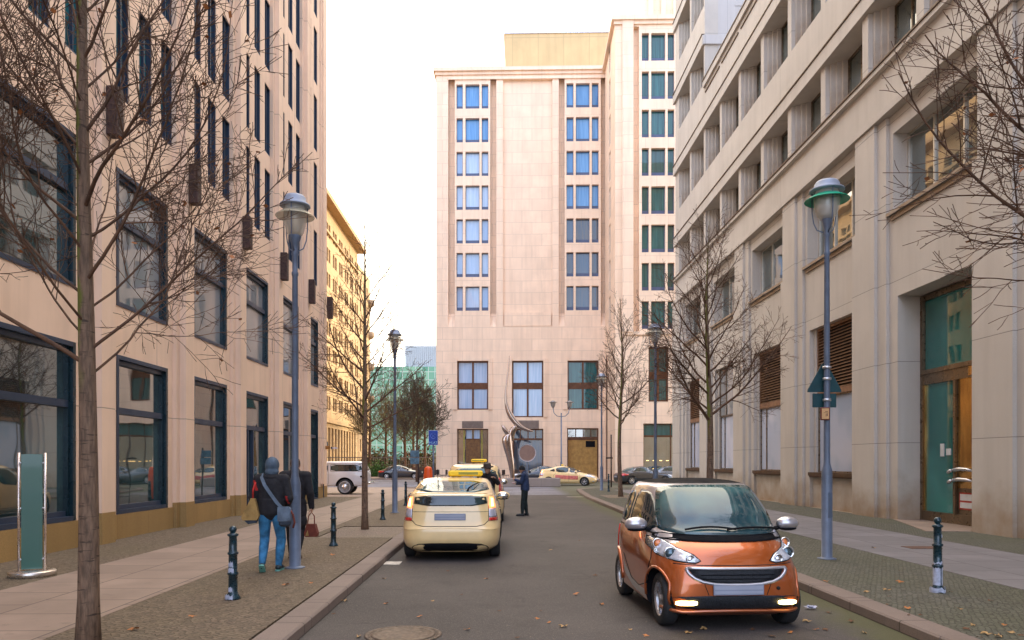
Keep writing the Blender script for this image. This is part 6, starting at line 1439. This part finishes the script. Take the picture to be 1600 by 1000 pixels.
# ------------------------------------------------------------------ fallen leaves, litter
lm = [simple('fallen_leaf_orange', (.42, .15, .035), .7, 0, .3, 20), simple('fallen_leaf_tan', (.40, .24, .09), .7, 0, .3, 20), simple('fallen_leaf_brown', (.13, .055, .02), .8, 0, .3, 20)]
R = random.Random(4); meshes = []
for k in range(6):
    mb = MB(); n = 10; c = (0, 0, .012); vs = [c]
    for i in range(n):
        a = 2 * pi * i / n; r = .05 * (1 if i % 2 == 0 else .5) * R.uniform(.75, 1.2); vs.append((cos(a) * r * 1.2, sin(a) * r * .75, R.uniform(.004, .028)))
    mb.add(vs, [(0, 1 + i, 1 + (i + 1) % n) for i in range(n)], 0, True); meshes.append(mb.mesh('fallen_leaf', lm[k % 3], norm=False))
def leaf_at(p, s=1.0):
    o = bpy.data.objects.new('fallen_leaf', R.choice(meshes)); COL.objects.link(o); o.location = p; o.rotation_euler = (0, 0, R.uniform(0, 6.28)); o.scale = (s, s, s); tag(o, 'dry autumn leaf lying on the ground', 'leaf', 'fallen autumn leaves')
pl_ = [(840, 968), (858, 974), (880, 980), (845, 955), (1075, 990), (808, 997), (1100, 984), (1176, 985), (1220, 975), (1235, 990), (1260, 972), (1290, 985), (1350, 990), (1295, 958), (1275, 985), (1330, 972), (1240, 960), (1205, 995),
       (930, 900), (700, 893), (603, 944), (676, 940), (905, 845), (860, 860), (560, 996), (600, 905), (521, 960), (720, 930), (780, 955), (940, 945), (760, 905), (655, 965), (900, 930), (730, 985), (985, 985), (1010, 995), (470, 990), (538, 940)]
for x, y in pl_: q = P(x, y, 0); leaf_at((q.x, q.y, .003), R.uniform(.55, 1.15))
for x, y in [(1407, 911), (1385, 923), (1389, 933), (1388, 946), (1418, 952), (1420, 962), (1438, 962), (1500, 953), (1548, 940), (1485, 926), (1404, 892), (1365, 857), (1290, 910), (1354, 926), (1510, 984), (1520, 978), (1540, 992), (1560, 996), (1580, 990), (1530, 997), (1595, 994), (1570, 978),
             (486, 912), (447, 915), (300, 965), (520, 868), (210, 985), (390, 905)]: q = P(x, y, SW); leaf_at((q.x, q.y, SW + .004), R.uniform(.6, 1.2))
q = P(1268, 952, 0); mb = MB(); 
for i in range(14): a, b, c = [Vector((R.uniform(-.09, .09), R.uniform(-.05, .05), R.uniform(0, .05))) for _ in range(3)]; mb.add([a, b, c], [(0, 1, 2)])
tag(mb.build('crumpled_paper', simple('crumpled_white_paper', (.5, .5, .6), .6), norm=False, loc=(q.x, q.y, .005)), 'crumpled pale paper beside the front wheel of the orange car', 'litter')
# ------------------------------------------------------------------ people: rounded-cone limbs fused into one surface by a voxel remesh
def cone(mb, a, b, ra, rb, n=14, ends=True):
    a, b = Vector(a), Vector(b); d = b - a; L = d.length
    if L < 1e-6: return
    t = d / L; u = t.orthogonal().normalized(); w_ = t.cross(u); prof = []
    for i in range(5): th = pi / 2 * (1 - i / 4); prof.append((-sin(th) * ra, max(.0008, cos(th) * ra)))
    for i in range(1, 5): th = pi / 2 * i / 4; prof.append((L + sin(th) * rb, max(.0008, cos(th) * rb)))
    vs = []; fs = []
    for h, r in prof:
        for k in range(n): an = 2 * pi * k / n; vs.append(a + t * h + (u * cos(an) + w_ * sin(an)) * r)
    m_ = len(prof)
    for i in range(m_ - 1):
        for k in range(n): fs.append((i * n + k, i * n + (k + 1) % n, (i + 1) * n + (k + 1) % n, (i + 1) * n + k))
    fs.append(tuple(reversed(range(n)))); fs.append(tuple(range((m_ - 1) * n, m_ * n))); mb.add(vs, fs)
def chain(mb, pts):
    for (p, r), (q, s) in zip(pts, pts[1:]): cone(mb, p, q, r, s)
def ell(mb, c, r, sq, rot=None):
    o = len(mb.v); mb.ball((0, 0, 0), r, 0, 10, sq)
    for i in range(o, len(mb.v)):
        v = Vector(mb.v[i]); v = rot @ v if rot else v; mb.v[i] = tuple(v + Vector(c))
def fuse(mb, name, mat, parent, vox=.011, sm=3, matf=None):
    o = mb.build(name, mat, parent, norm=True)
    md = o.modifiers.new('r', 'REMESH'); md.mode = 'VOXEL'; md.voxel_size = vox; md.use_smooth_shade = True
    m2 = o.modifiers.new('s', 'SMOOTH'); m2.iterations = sm; m2.factor = .5
    me = bpy.data.meshes.new_from_object(o.evaluated_get(bpy.context.evaluated_depsgraph_get())); o.modifiers.clear(); o.data = me
    me.materials.clear()
    for m_ in (mat if isinstance(mat, (list, tuple)) else [mat]): me.materials.append(m_)
    for p in me.polygons:
        p.use_smooth = True; p.material_index = matf(p.center) if matf else 0
    return o
def hand(mb, wpos, d, palm_n, curl=.9, side=1, s=1.0):
    """palm, four separate curled fingers of unequal length and a side thumb"""
    d = Vector(d).normalized(); n = Vector(palm_n); n = (n - d * n.dot(d)).normalized(); x = d.cross(n) * side; w_ = Vector(wpos)
    for k in range(4): cone(mb, w_ + x * (-.024 + .016 * k) * s, w_ + d * .082 * s + x * (-.030 + .020 * k) * s, .016 * s, .0115 * s)
    for k, L in enumerate((.068, .078, .074, .058)):
        p = w_ + d * .085 * s + x * (-.033 + .022 * k) * s; dd = d.copy()
        for j, f in enumerate((.45, .32, .26)):
            a = curl * (.45 + .35 * j) * (1 + .08 * k); dd2 = (d * cos(a) + n * sin(a)).normalized(); q = p + dd2 * L * f * s; cone(mb, p, q, (.0095 - .001 * j) * s, (.0088 - .001 * j) * s, 10); p = q
    p = w_ + d * .025 * s + x * -.03 * s; q = p + (d * .6 - x * .75 + n * .35).normalized() * .04 * s; cone(mb, p, q, .0125 * s, .011 * s, 10); cone(mb, q, q + (d * .85 - x * .15 + n * .5).normalized() * .034 * s, .0105 * s, .009 * s, 10)
def person(label, loc, rz, J, mats, hat=None, hair=None, H=1.75, longcoat=False, curlL=.9, curlR=.9, face=True, stripes=None):
    """J: joints in metres for a 1.75 m figure, +y is the way the person faces"""
    t = thing('person', label, 'person', loc, rz); k = H / 1.75; V = lambda p: Vector(p) * k
    body = MB(); hd = V(J['head']); nk = V(J['neck']); ch = V(J['chest']); pv = V(J['pelvis'])
    look = J.get('look', Vector((0, 1, 0))); ry = math.atan2(-look.x, look.y) if isinstance(look, Vector) else 0; Rm = Matrix.Rotation(ry, 3, 'Z') @ Matrix.Rotation(-J.get('nod', 0), 3, 'X')
    # head with jaw, nose, ears, brow, lips
    ell(body, hd, .088 * k, (.88, 1.05, 1.22), Rm); ell(body, hd + Rm @ V((0, .025, -.062)), .06 * k, (.92, 1.0, .95), Rm)
    cone(body, hd + Rm @ V((0, .083, .012)), hd + Rm @ V((0, .106, -.022)), .010 * k, .0145 * k); ell(body, hd + Rm @ V((0, .080, -.058)), .018 * k, (1.25, .5, .5), Rm)
    for sg in (-1, 1): ell(body, hd + Rm @ V((sg * .078, -.004, -.008)), .026 * k, (.35, .75, 1.15), Rm); ell(body, hd + Rm @ V((sg * .03, .076, .024)), .02 * k, (1.1, .5, .5), Rm)
    cone(body, nk, hd + V((0, -.01, -.04)), .058 * k, .052 * k)
    tor = lambda mb, e: (ell(mb, ch, .17 * k + e, (1.02, .66, 1.05)), ell(mb, ch.lerp(pv, .5), .15 * k + e, (1.0, .68, 1.15)), ell(mb, pv, .155 * k + e, (1.05, .74, .85)), cone(mb, V(J['shL']), V(J['shR']), .06 * k + e, .06 * k + e), cone(mb, ch + V((0, 0, .08)), nk, .085 * k + e, .055 * k + e))
    tor(body, 0)
    arm = lambda mb, s, e, cuff=1.0: chain(mb, [(V(J['sh' + s]), .056 * k + e), (V(J['el' + s]), .043 * k + e * .9), (V(J['el' + s]).lerp(V(J['wr' + s]), cuff), (.043 - .014 * cuff) * k + e * .8)])
    leg = lambda mb, s, e, low=1.0: chain(mb, [(V(J['hip' + s]), .088 * k + e), (V(J['kn' + s]), .058 * k + e), (V(J['kn' + s]).lerp(V(J['an' + s]), .35), .056 * k + e), (V(J['kn' + s]).lerp(V(J['an' + s]), low), (.036) * k + e)])
    for s in 'LR':
        arm(body, s, 0); leg(body, s, 0)
        d = (V(J['wr' + s]) - V(J['el' + s])).normalized(); hdv = Vector(J.get('hd' + s, d)); hand(body, V(J['wr' + s]), hdv, J.get('pn' + s, (0, 1, 0)), curlL if s == 'L' else curlR, 1 if s == 'R' else -1, k)
        an = V(J['an' + s]); fd = Vector(J.get('ft' + s, (0, 1, -.25))).normalized(); cone(body, an + V((0, 0, -.03)), an + fd * .15 * k + V((0, 0, -.045)), .036 * k, .032 * k)
    fuse(body, 'body', M['skin'], t, .008, 3)
    e = .014
    tr = MB(); ell(tr, pv, .158 * k + e, (1.08, .78, .78)); leg(tr, 'L', .018, .97); leg(tr, 'R', .018, .97)
    for s in 'LR':   # folds above the shoe and at the knee
        for f, rr in ((.9, .052), (.8, .055), (.08, .071)): p = V(J['kn' + s]).lerp(V(J['an' + s]), f); ell(tr, p + V((.004 * (1 if f > .85 else -1), .0, 0)), rr * k, (1, 1, .35))
    fuse(tr, 'trousers', mats['legs'], t, .011, 3)
    jk = MB(); tor(jk, .032); arm(jk, 'L', .028, .98); arm(jk, 'R', .028, .98)
    if longcoat:
        ell(jk, pv + V((0, 0, -.12)), .2 * k, (1.02, .75, 1.2)); ell(jk, pv + V((0, 0, -.3)), .2 * k, (1.05, .72, .9))
    else:
        cone(jk, ch + V((-.05, 0, -.05)), pv + V((-.06, 0, .02)), .14 * k, .135 * k); cone(jk, ch + V((.05, 0, -.05)), pv + V((.06, 0, .02)), .14 * k, .135 * k); o_ = len(jk.v); jk.lathe([(.001, -.075), (.19, -.07), (.2, -.02), (.19, .16), (.001, .2)], 24)
        for i in range(o_, len(jk.v)): q_ = jk.v[i]; jk.v[i] = (pv.x + q_[0] * k, pv.y + q_[1] * .78 * k, pv.z + q_[2] * k)
    for s in 'LR': p = V(J['el' + s]); ell(jk, p, .06 * k, (1, 1, .8))
    fuse(jk, 'jacket' if not longcoat else 'coat', mats['top'], t, .012, 3, stripes)
    for s in 'LR':
        an = V(J['an' + s]); fd = Vector(J.get('ft' + s, (0, 1, -.25))).normalized(); m = MB()
        chain(m, [(an + V((0, -.03, -.035)), .046 * k), (an + fd * .08 * k + V((0, 0, -.035)), .046 * k), (an + fd * .175 * k + V((0, 0, -.05)), .038 * k)]); sh = fuse(m, 'shoe', mats['shoe'], t, .009, 2)
        m = MB(); sd_ = fd.cross(Vector((0, 0, 1))).normalized(); upv = sd_.cross(fd); q0 = an - fd * .07 * k + upv * -.079 * k; 
        m.prism([(-.07, -.036), (.0, -.042), (.12, -.044), (.20, -.032), (.225, 0), (.20, .032), (.12, .044), (.0, .042), (-.07, .036), (-.085, 0)], 0, .022, lambda a, b, h: an + fd * (a * k) + sd_ * (b * k) + upv * ((-.088 + h) * k)); m.build('sole', mats['sole'], sh)
    if hair:
        m = MB(); ell(m, hd + Rm @ V((0, -.018, .022)), .093 * k, (.93, 1.05, 1.14), Rm); fuse(m, 'hair', hair, t, .008, 2, None)
    if hat: hat(t, hd, Rm, k)
    if face:
        for sg in (-1, 1):
            m = MB(); ell(m, hd + Rm @ V((sg * .03, .083, .012)), .0105 * k, (1.2, .6, .7), Rm); m.build('eye', M['eye'], t)
            m = MB(); m.tube([hd + Rm @ V((sg * .015, .091, .034)), hd + Rm @ V((sg * .046, .082, .034))], .004, 6); m.build('eyebrow', M['hair_dark'], t)
    return t
M['skin'] = simple('skin', (.42, .22, .14), .55, 0, .08, 12)
M['eye'] = simple('dark_eye', (.02, .012, .01), .2)
M['hair_dark'] = simple('dark_hair', (.03, .02, .015), .6, 0, .3, 60, bmp=.4, bscale=120)
def cloth(name, c, v=.25): return simple(name, c, .85, 0, v, 7, bmp=.5, bscale=28)
M['blackcloth'] = cloth('black_wool', (.014, .013, .016)); M['jeans'] = cloth('blue_denim', (.035, .17, .33), .4); M['navycloth'] = cloth('navy_jacket_cloth', (.02, .035, .085)); M['darktr'] = cloth('dark_green_trousers', (.010, .018, .018))
M['greyknit'] = cloth('grey_blue_knit', (.075, .11, .15)); M['redcloth'] = cloth('red_trim_cloth', (.45, .02, .015)); M['tan'] = cloth('tan_leather', (.36, .22, .07)); M['strap'] = cloth('grey_webbing', (.12, .16, .21)); M['bagdark'] = cloth('dark_bag_cloth', (.03, .04, .055)); M['brownleather'] = cloth('brown_leather', (.16, .035, .02))
M['teal_sole'] = simple('teal_sole', (.16, .42, .35), .5); M['shoe_dark'] = simple('dark_shoe', (.015, .03, .035), .5); M['shoe_black'] = simple('black_shoe', (.012, .012, .014), .35)
def beanie(mat, folded=True):
    def f(t, hd, Rm, k):
        m = MB(); ell(m, hd + Rm @ Vector((0, -.012, .038)) * k, .098 * k, (.94, 1.06, 1.08), Rm)
        if folded: m.lathe([(.092 * k, -.02 * k), (.101 * k, -.01 * k), (.101 * k, .03 * k), (.092 * k, .04 * k)], 20, tuple(hd + Vector((0, -.006, .012)) * k))
        fuse(m, 'beanie', mat, t, .008, 2)
    return f
def brimhat(t, hd, Rm, k):
    m = MB(); o = len(m.v); m.lathe([(.17, .045), (.16, .058), (.105, .06), (.10, .13), (.085, .155), (.04, .145), (.001, .15)], 28); m.lathe([(.17, .045), (.09, .05)], 28)
    for i in range(o, len(m.v)): m.v[i] = tuple(hd + Rm @ (Vector(m.v[i]) * k))
    m.build('brimmed_hat', simple('dark_brown_felt', (.035, .02, .014), .8), t)
def hood(t, hd, Rm, k):
    m = MB(); ell(m, hd + Vector((0, -.012, .02)) * k, .112 * k, (.95, 1.02, 1.16), Rm); ell(m, hd + Vector((0, -.03, -.08)) * k, .1 * k, (1.05, 1, .8)); fuse(m, 'knit_hood', M['greyknit'], t, .009, 2)
    m = MB(); ell(m, hd + Vector((0, -.04, -.17)) * k, .13 * k, (1.1, .8, .5)); fuse(m, 'collar', M['blackcloth'], t, .01, 2)
# walker seen from behind: mid stride, left foot pushing off behind
J = dict(head=(.0, .06, 1.60), neck=(0, .03, 1.47), chest=(0, .015, 1.27), pelvis=(0, 0, .94), shL=(-.185, .02, 1.40), shR=(.185, .02, 1.40), elL=(-.27, -.03, 1.13), wrL=(-.19, .16, .98), elR=(.27, -.02, 1.12), wrR=(.2, .17, 1.0),
         hipL=(-.095, 0, .88), hipR=(.095, 0, .88), knL=(-.125, .10, .50), anL=(-.105, -.12, .145), knR=(.12, .12, .49), anR=(.085, .10, .088), ftL=(-.15, 1, -.75), ftR=(.05, 1, 0), pnL=(1, 0, 0), pnR=(-1, 0, 0))
p = P(424, 893, SW)
def red_trim(c):
    return 1 if ((c.x < -.18 and .0 > c.y and 1.24 < c.z < 1.40 and abs((c.x + .215) + (c.z - 1.3) * .3) < .018) or (c.x > .17 and c.y < .02 and 1.02 < c.z < 1.16 and abs((c.x - .225) + (c.z - 1.2) * .25) < .016)) else 0
w1 = person('person walking away in grey knit hood, black red-trimmed jacket and blue jeans', (p.x, p.y, SW), radians(3), J, dict(legs=M['jeans'], top=[M['blackcloth'], M['redcloth']], shoe=M['shoe_dark'], sole=M['teal_sole']), hat=hood, H=1.76, stripes=red_trim, face=True)
wx, wy = p.x, p.y
# bags carried by the walker
t = thing('messenger_bag', 'grey messenger bag on the right hip of the walker in jeans', 'bag', (wx, wy, SW), radians(3))
m = MB(); m.box(.13, .33, -.20, -.09, .76, 1.0, bev=.03); m.build('bag_body', M['strap'], t)
m = MB(); m.box(.14, .32, -.206, -.2, .82, 1.0, bev=.002); m.build('flap', M['strap'], t)
m = MB(); m.box(.15, .32, -.19, -.08, .70, .80, bev=.03); m.build('pouch', M['bagdark'], t)
m = MB(); pts = [(-.14, -.0, 1.50), (-.12, -.10, 1.44), (-.06, -.165, 1.33), (.03, -.185, 1.2), (.13, -.185, 1.06), (.2, -.17, .98)]
for i in range(len(pts) - 1):
    a, b = Vector(pts[i]), Vector(pts[i + 1]); m.add([a + Vector((-.022, 0, -.012)), a + Vector((.022, -.004, .012)), b + Vector((.022, -.004, .012)), b + Vector((-.022, 0, -.012)), a + Vector((-.022, .008, -.012)), a + Vector((.022, .004, .012)), b + Vector((.022, .004, .012)), b + Vector((-.022, .008, -.012))], [(0, 1, 2, 3), (7, 6, 5, 4), (0, 3, 7, 4), (1, 5, 6, 2)])
m.build('strap', M['strap'], t)
m = MB(); m.tube([(.30, -.15, .98), (.36, -.16, .88), (.385, -.16, .76), (.36, -.16, .68)], .016, 6); m.build('loose_strap', M['brownleather'], t)
t = thing('shopping_bag', 'flat tan leather bag carried under the left arm of the walker in jeans', 'bag', (wx, wy, SW), radians(3))
m = MB(); m.prism([(-.40, .84), (-.38, .80), (-.17, .80), (-.14, .86), (-.20, 1.12), (-.26, 1.13)], -.02, .06, lambda a, b, h: (a, h - .16, b)); m.build('bag_body', M['tan'], t)
m = MB(); m.tube([(-.24, -.13, 1.12), (-.235, -.14, 1.25), (-.21, -.10, 1.37)], .014, 6); m.build('handle', M['redcloth'], t)
m = MB(); m.prism([(-.36, .80), (-.3, .74), (-.18, .76), (-.17, .80)], -.015, .055, lambda a, b, h: (a, h - .16, b)); m.build('bag_base', M['bagdark'], t)
# second walker behind the lamp post, long black coat
J2 = dict(head=(.0, .03, 1.615), neck=(0, .01, 1.49), chest=(0, 0, 1.28), pelvis=(0, 0, .95), shL=(-.19, 0, 1.42), shR=(.19, 0, 1.42), elL=(-.26, -.04, 1.14), wrL=(-.26, .10, .92), elR=(.26, -.03, 1.13), wrR=(.275, .03, .88),
          hipL=(-.095, 0, .89), hipR=(.095, 0, .89), knL=(-.10, .10, .5), anL=(-.10, .16, .09), knR=(.09, .04, .49), anR=(.08, -.14, .13), ftL=(0, 1, 0), ftR=(0, 1, -.55), pnL=(1, 0, 0), pnR=(-1, 0, 0), hdR=(0, .05, -1))
p = W(461, 12.75)
person('person in a long black coat walking away, half hidden by the left lamp post', (p.x, p.y, SW), radians(2), J2, dict(legs=M['blackcloth'], top=M['blackcloth'], shoe=M['shoe_black'], sole=M['shoe_black']), hair=simple('short_grey_brown_hair', (.09, .055, .04), .7), H=1.77, longcoat=True, curlR=1.5)
t = thing('handbag', 'dark reddish brown handbag hanging from the coated walker, beside the lamp post', 'bag', (p.x + .275, p.y + .04, SW))
m = MB(); m.prism([(-.10, .38), (.10, .38), (.115, .44), (.07, .60), (-.07, .60), (-.115, .44)], -.07, .07, lambda a, b, h: (a, h, b)); m.build('bag_body', M['brownleather'], t)
m = MB(); m.tube([(-.06, -.03, .59), (-.05, -.01, .74), (0, 0, .80), (.05, -.01, .74), (.06, -.03, .59)], .010, 6); m.build('handle', M['brownleather'], t)
m = MB(); m.prism([(-.09, .40), (-.03, .40), (-.05, .50)], -.0735, -.0715, lambda a, b, h: (a, h, b)); m.build('pale_panel', M['tan'], t)
# man in the road, in profile facing left, reading something held up
p = P(820, 806, 0)
J3 = dict(head=(.0, .10, 1.58), neck=(0, .03, 1.47), chest=(0, .0, 1.27), pelvis=(0, -.01, .94), shL=(-.18, .02, 1.40), shR=(.18, .02, 1.40), elL=(-.2, .09, 1.14), wrL=(-.10, .31, 1.24), elR=(.2, .10, 1.13), wrR=(.11, .30, 1.10),
          hipL=(-.09, 0, .88), hipR=(.09, 0, .88), knL=(-.1, .05, .49), anL=(-.11, .07, .088), knR=(.1, .0, .49), anR=(.12, -.05, .088), ftL=(-.1, 1, 0), ftR=(.2, 1, 0), pnL=(1, 0, 0), pnR=(0, 0, 1), nod=.25)
person('man in navy jacket, dark trousers and black beanie standing in the road', (p.x, p.y, 0), radians(80), J3, dict(legs=M['darktr'], top=M['navycloth'], shoe=M['shoe_black'], sole=M['shoe_black']), hat=beanie(simple('black_knit', (.012, .012, .014), .9)), H=1.70, curlL=1.3, curlR=1.2)
hx = Matrix.Rotation(radians(80), 3, 'Z') @ Vector((0, .39, 1.10)); q = tag(MB().box(-.05, .05, -.06, .06, -.008, .012, bev=.004).build('paper_cup', simple('pale_pink_wrapper', (.65, .42, .42), .6)), 'small pale wrapped snack held by the man in navy', 'snack'); q.location = (p.x + hx.x, p.y + hx.y, hx.z)
# driver with brimmed hat leaning on the roofs between the two taxis
p = W(764, 19.6)
J4 = dict(head=(-.05, .16, 1.60), neck=(-.03, .08, 1.47), chest=(0, .02, 1.27), pelvis=(.06, -.05, .94), shL=(-.2, .06, 1.40), shR=(.17, .04, 1.41), elL=(-.34, .12, 1.24), wrL=(-.36, .34, 1.36), elR=(.30, .08, 1.20), wrR=(.34, .30, 1.36),
          hipL=(-.03, -.05, .88), hipR=(.15, -.05, .88), knL=(-.05, -.02, .49), anL=(-.07, -.05, .088), knR=(.17, -.05, .49), anR=(.18, -.1, .088), ftL=(0, 1, 0), ftR=(.2, 1, 0), pnL=(0, 0, -1), pnR=(0, 0, -1), nod=.2)
person('person in black with scarf and brimmed hat standing between the two taxis', (p.x, p.y, 0), radians(150), J4, dict(legs=M['blackcloth'], top=M['blackcloth'], shoe=M['shoe_black'], sole=M['shoe_black']), hat=brimhat, hair=M['hair_dark'], H=1.76)
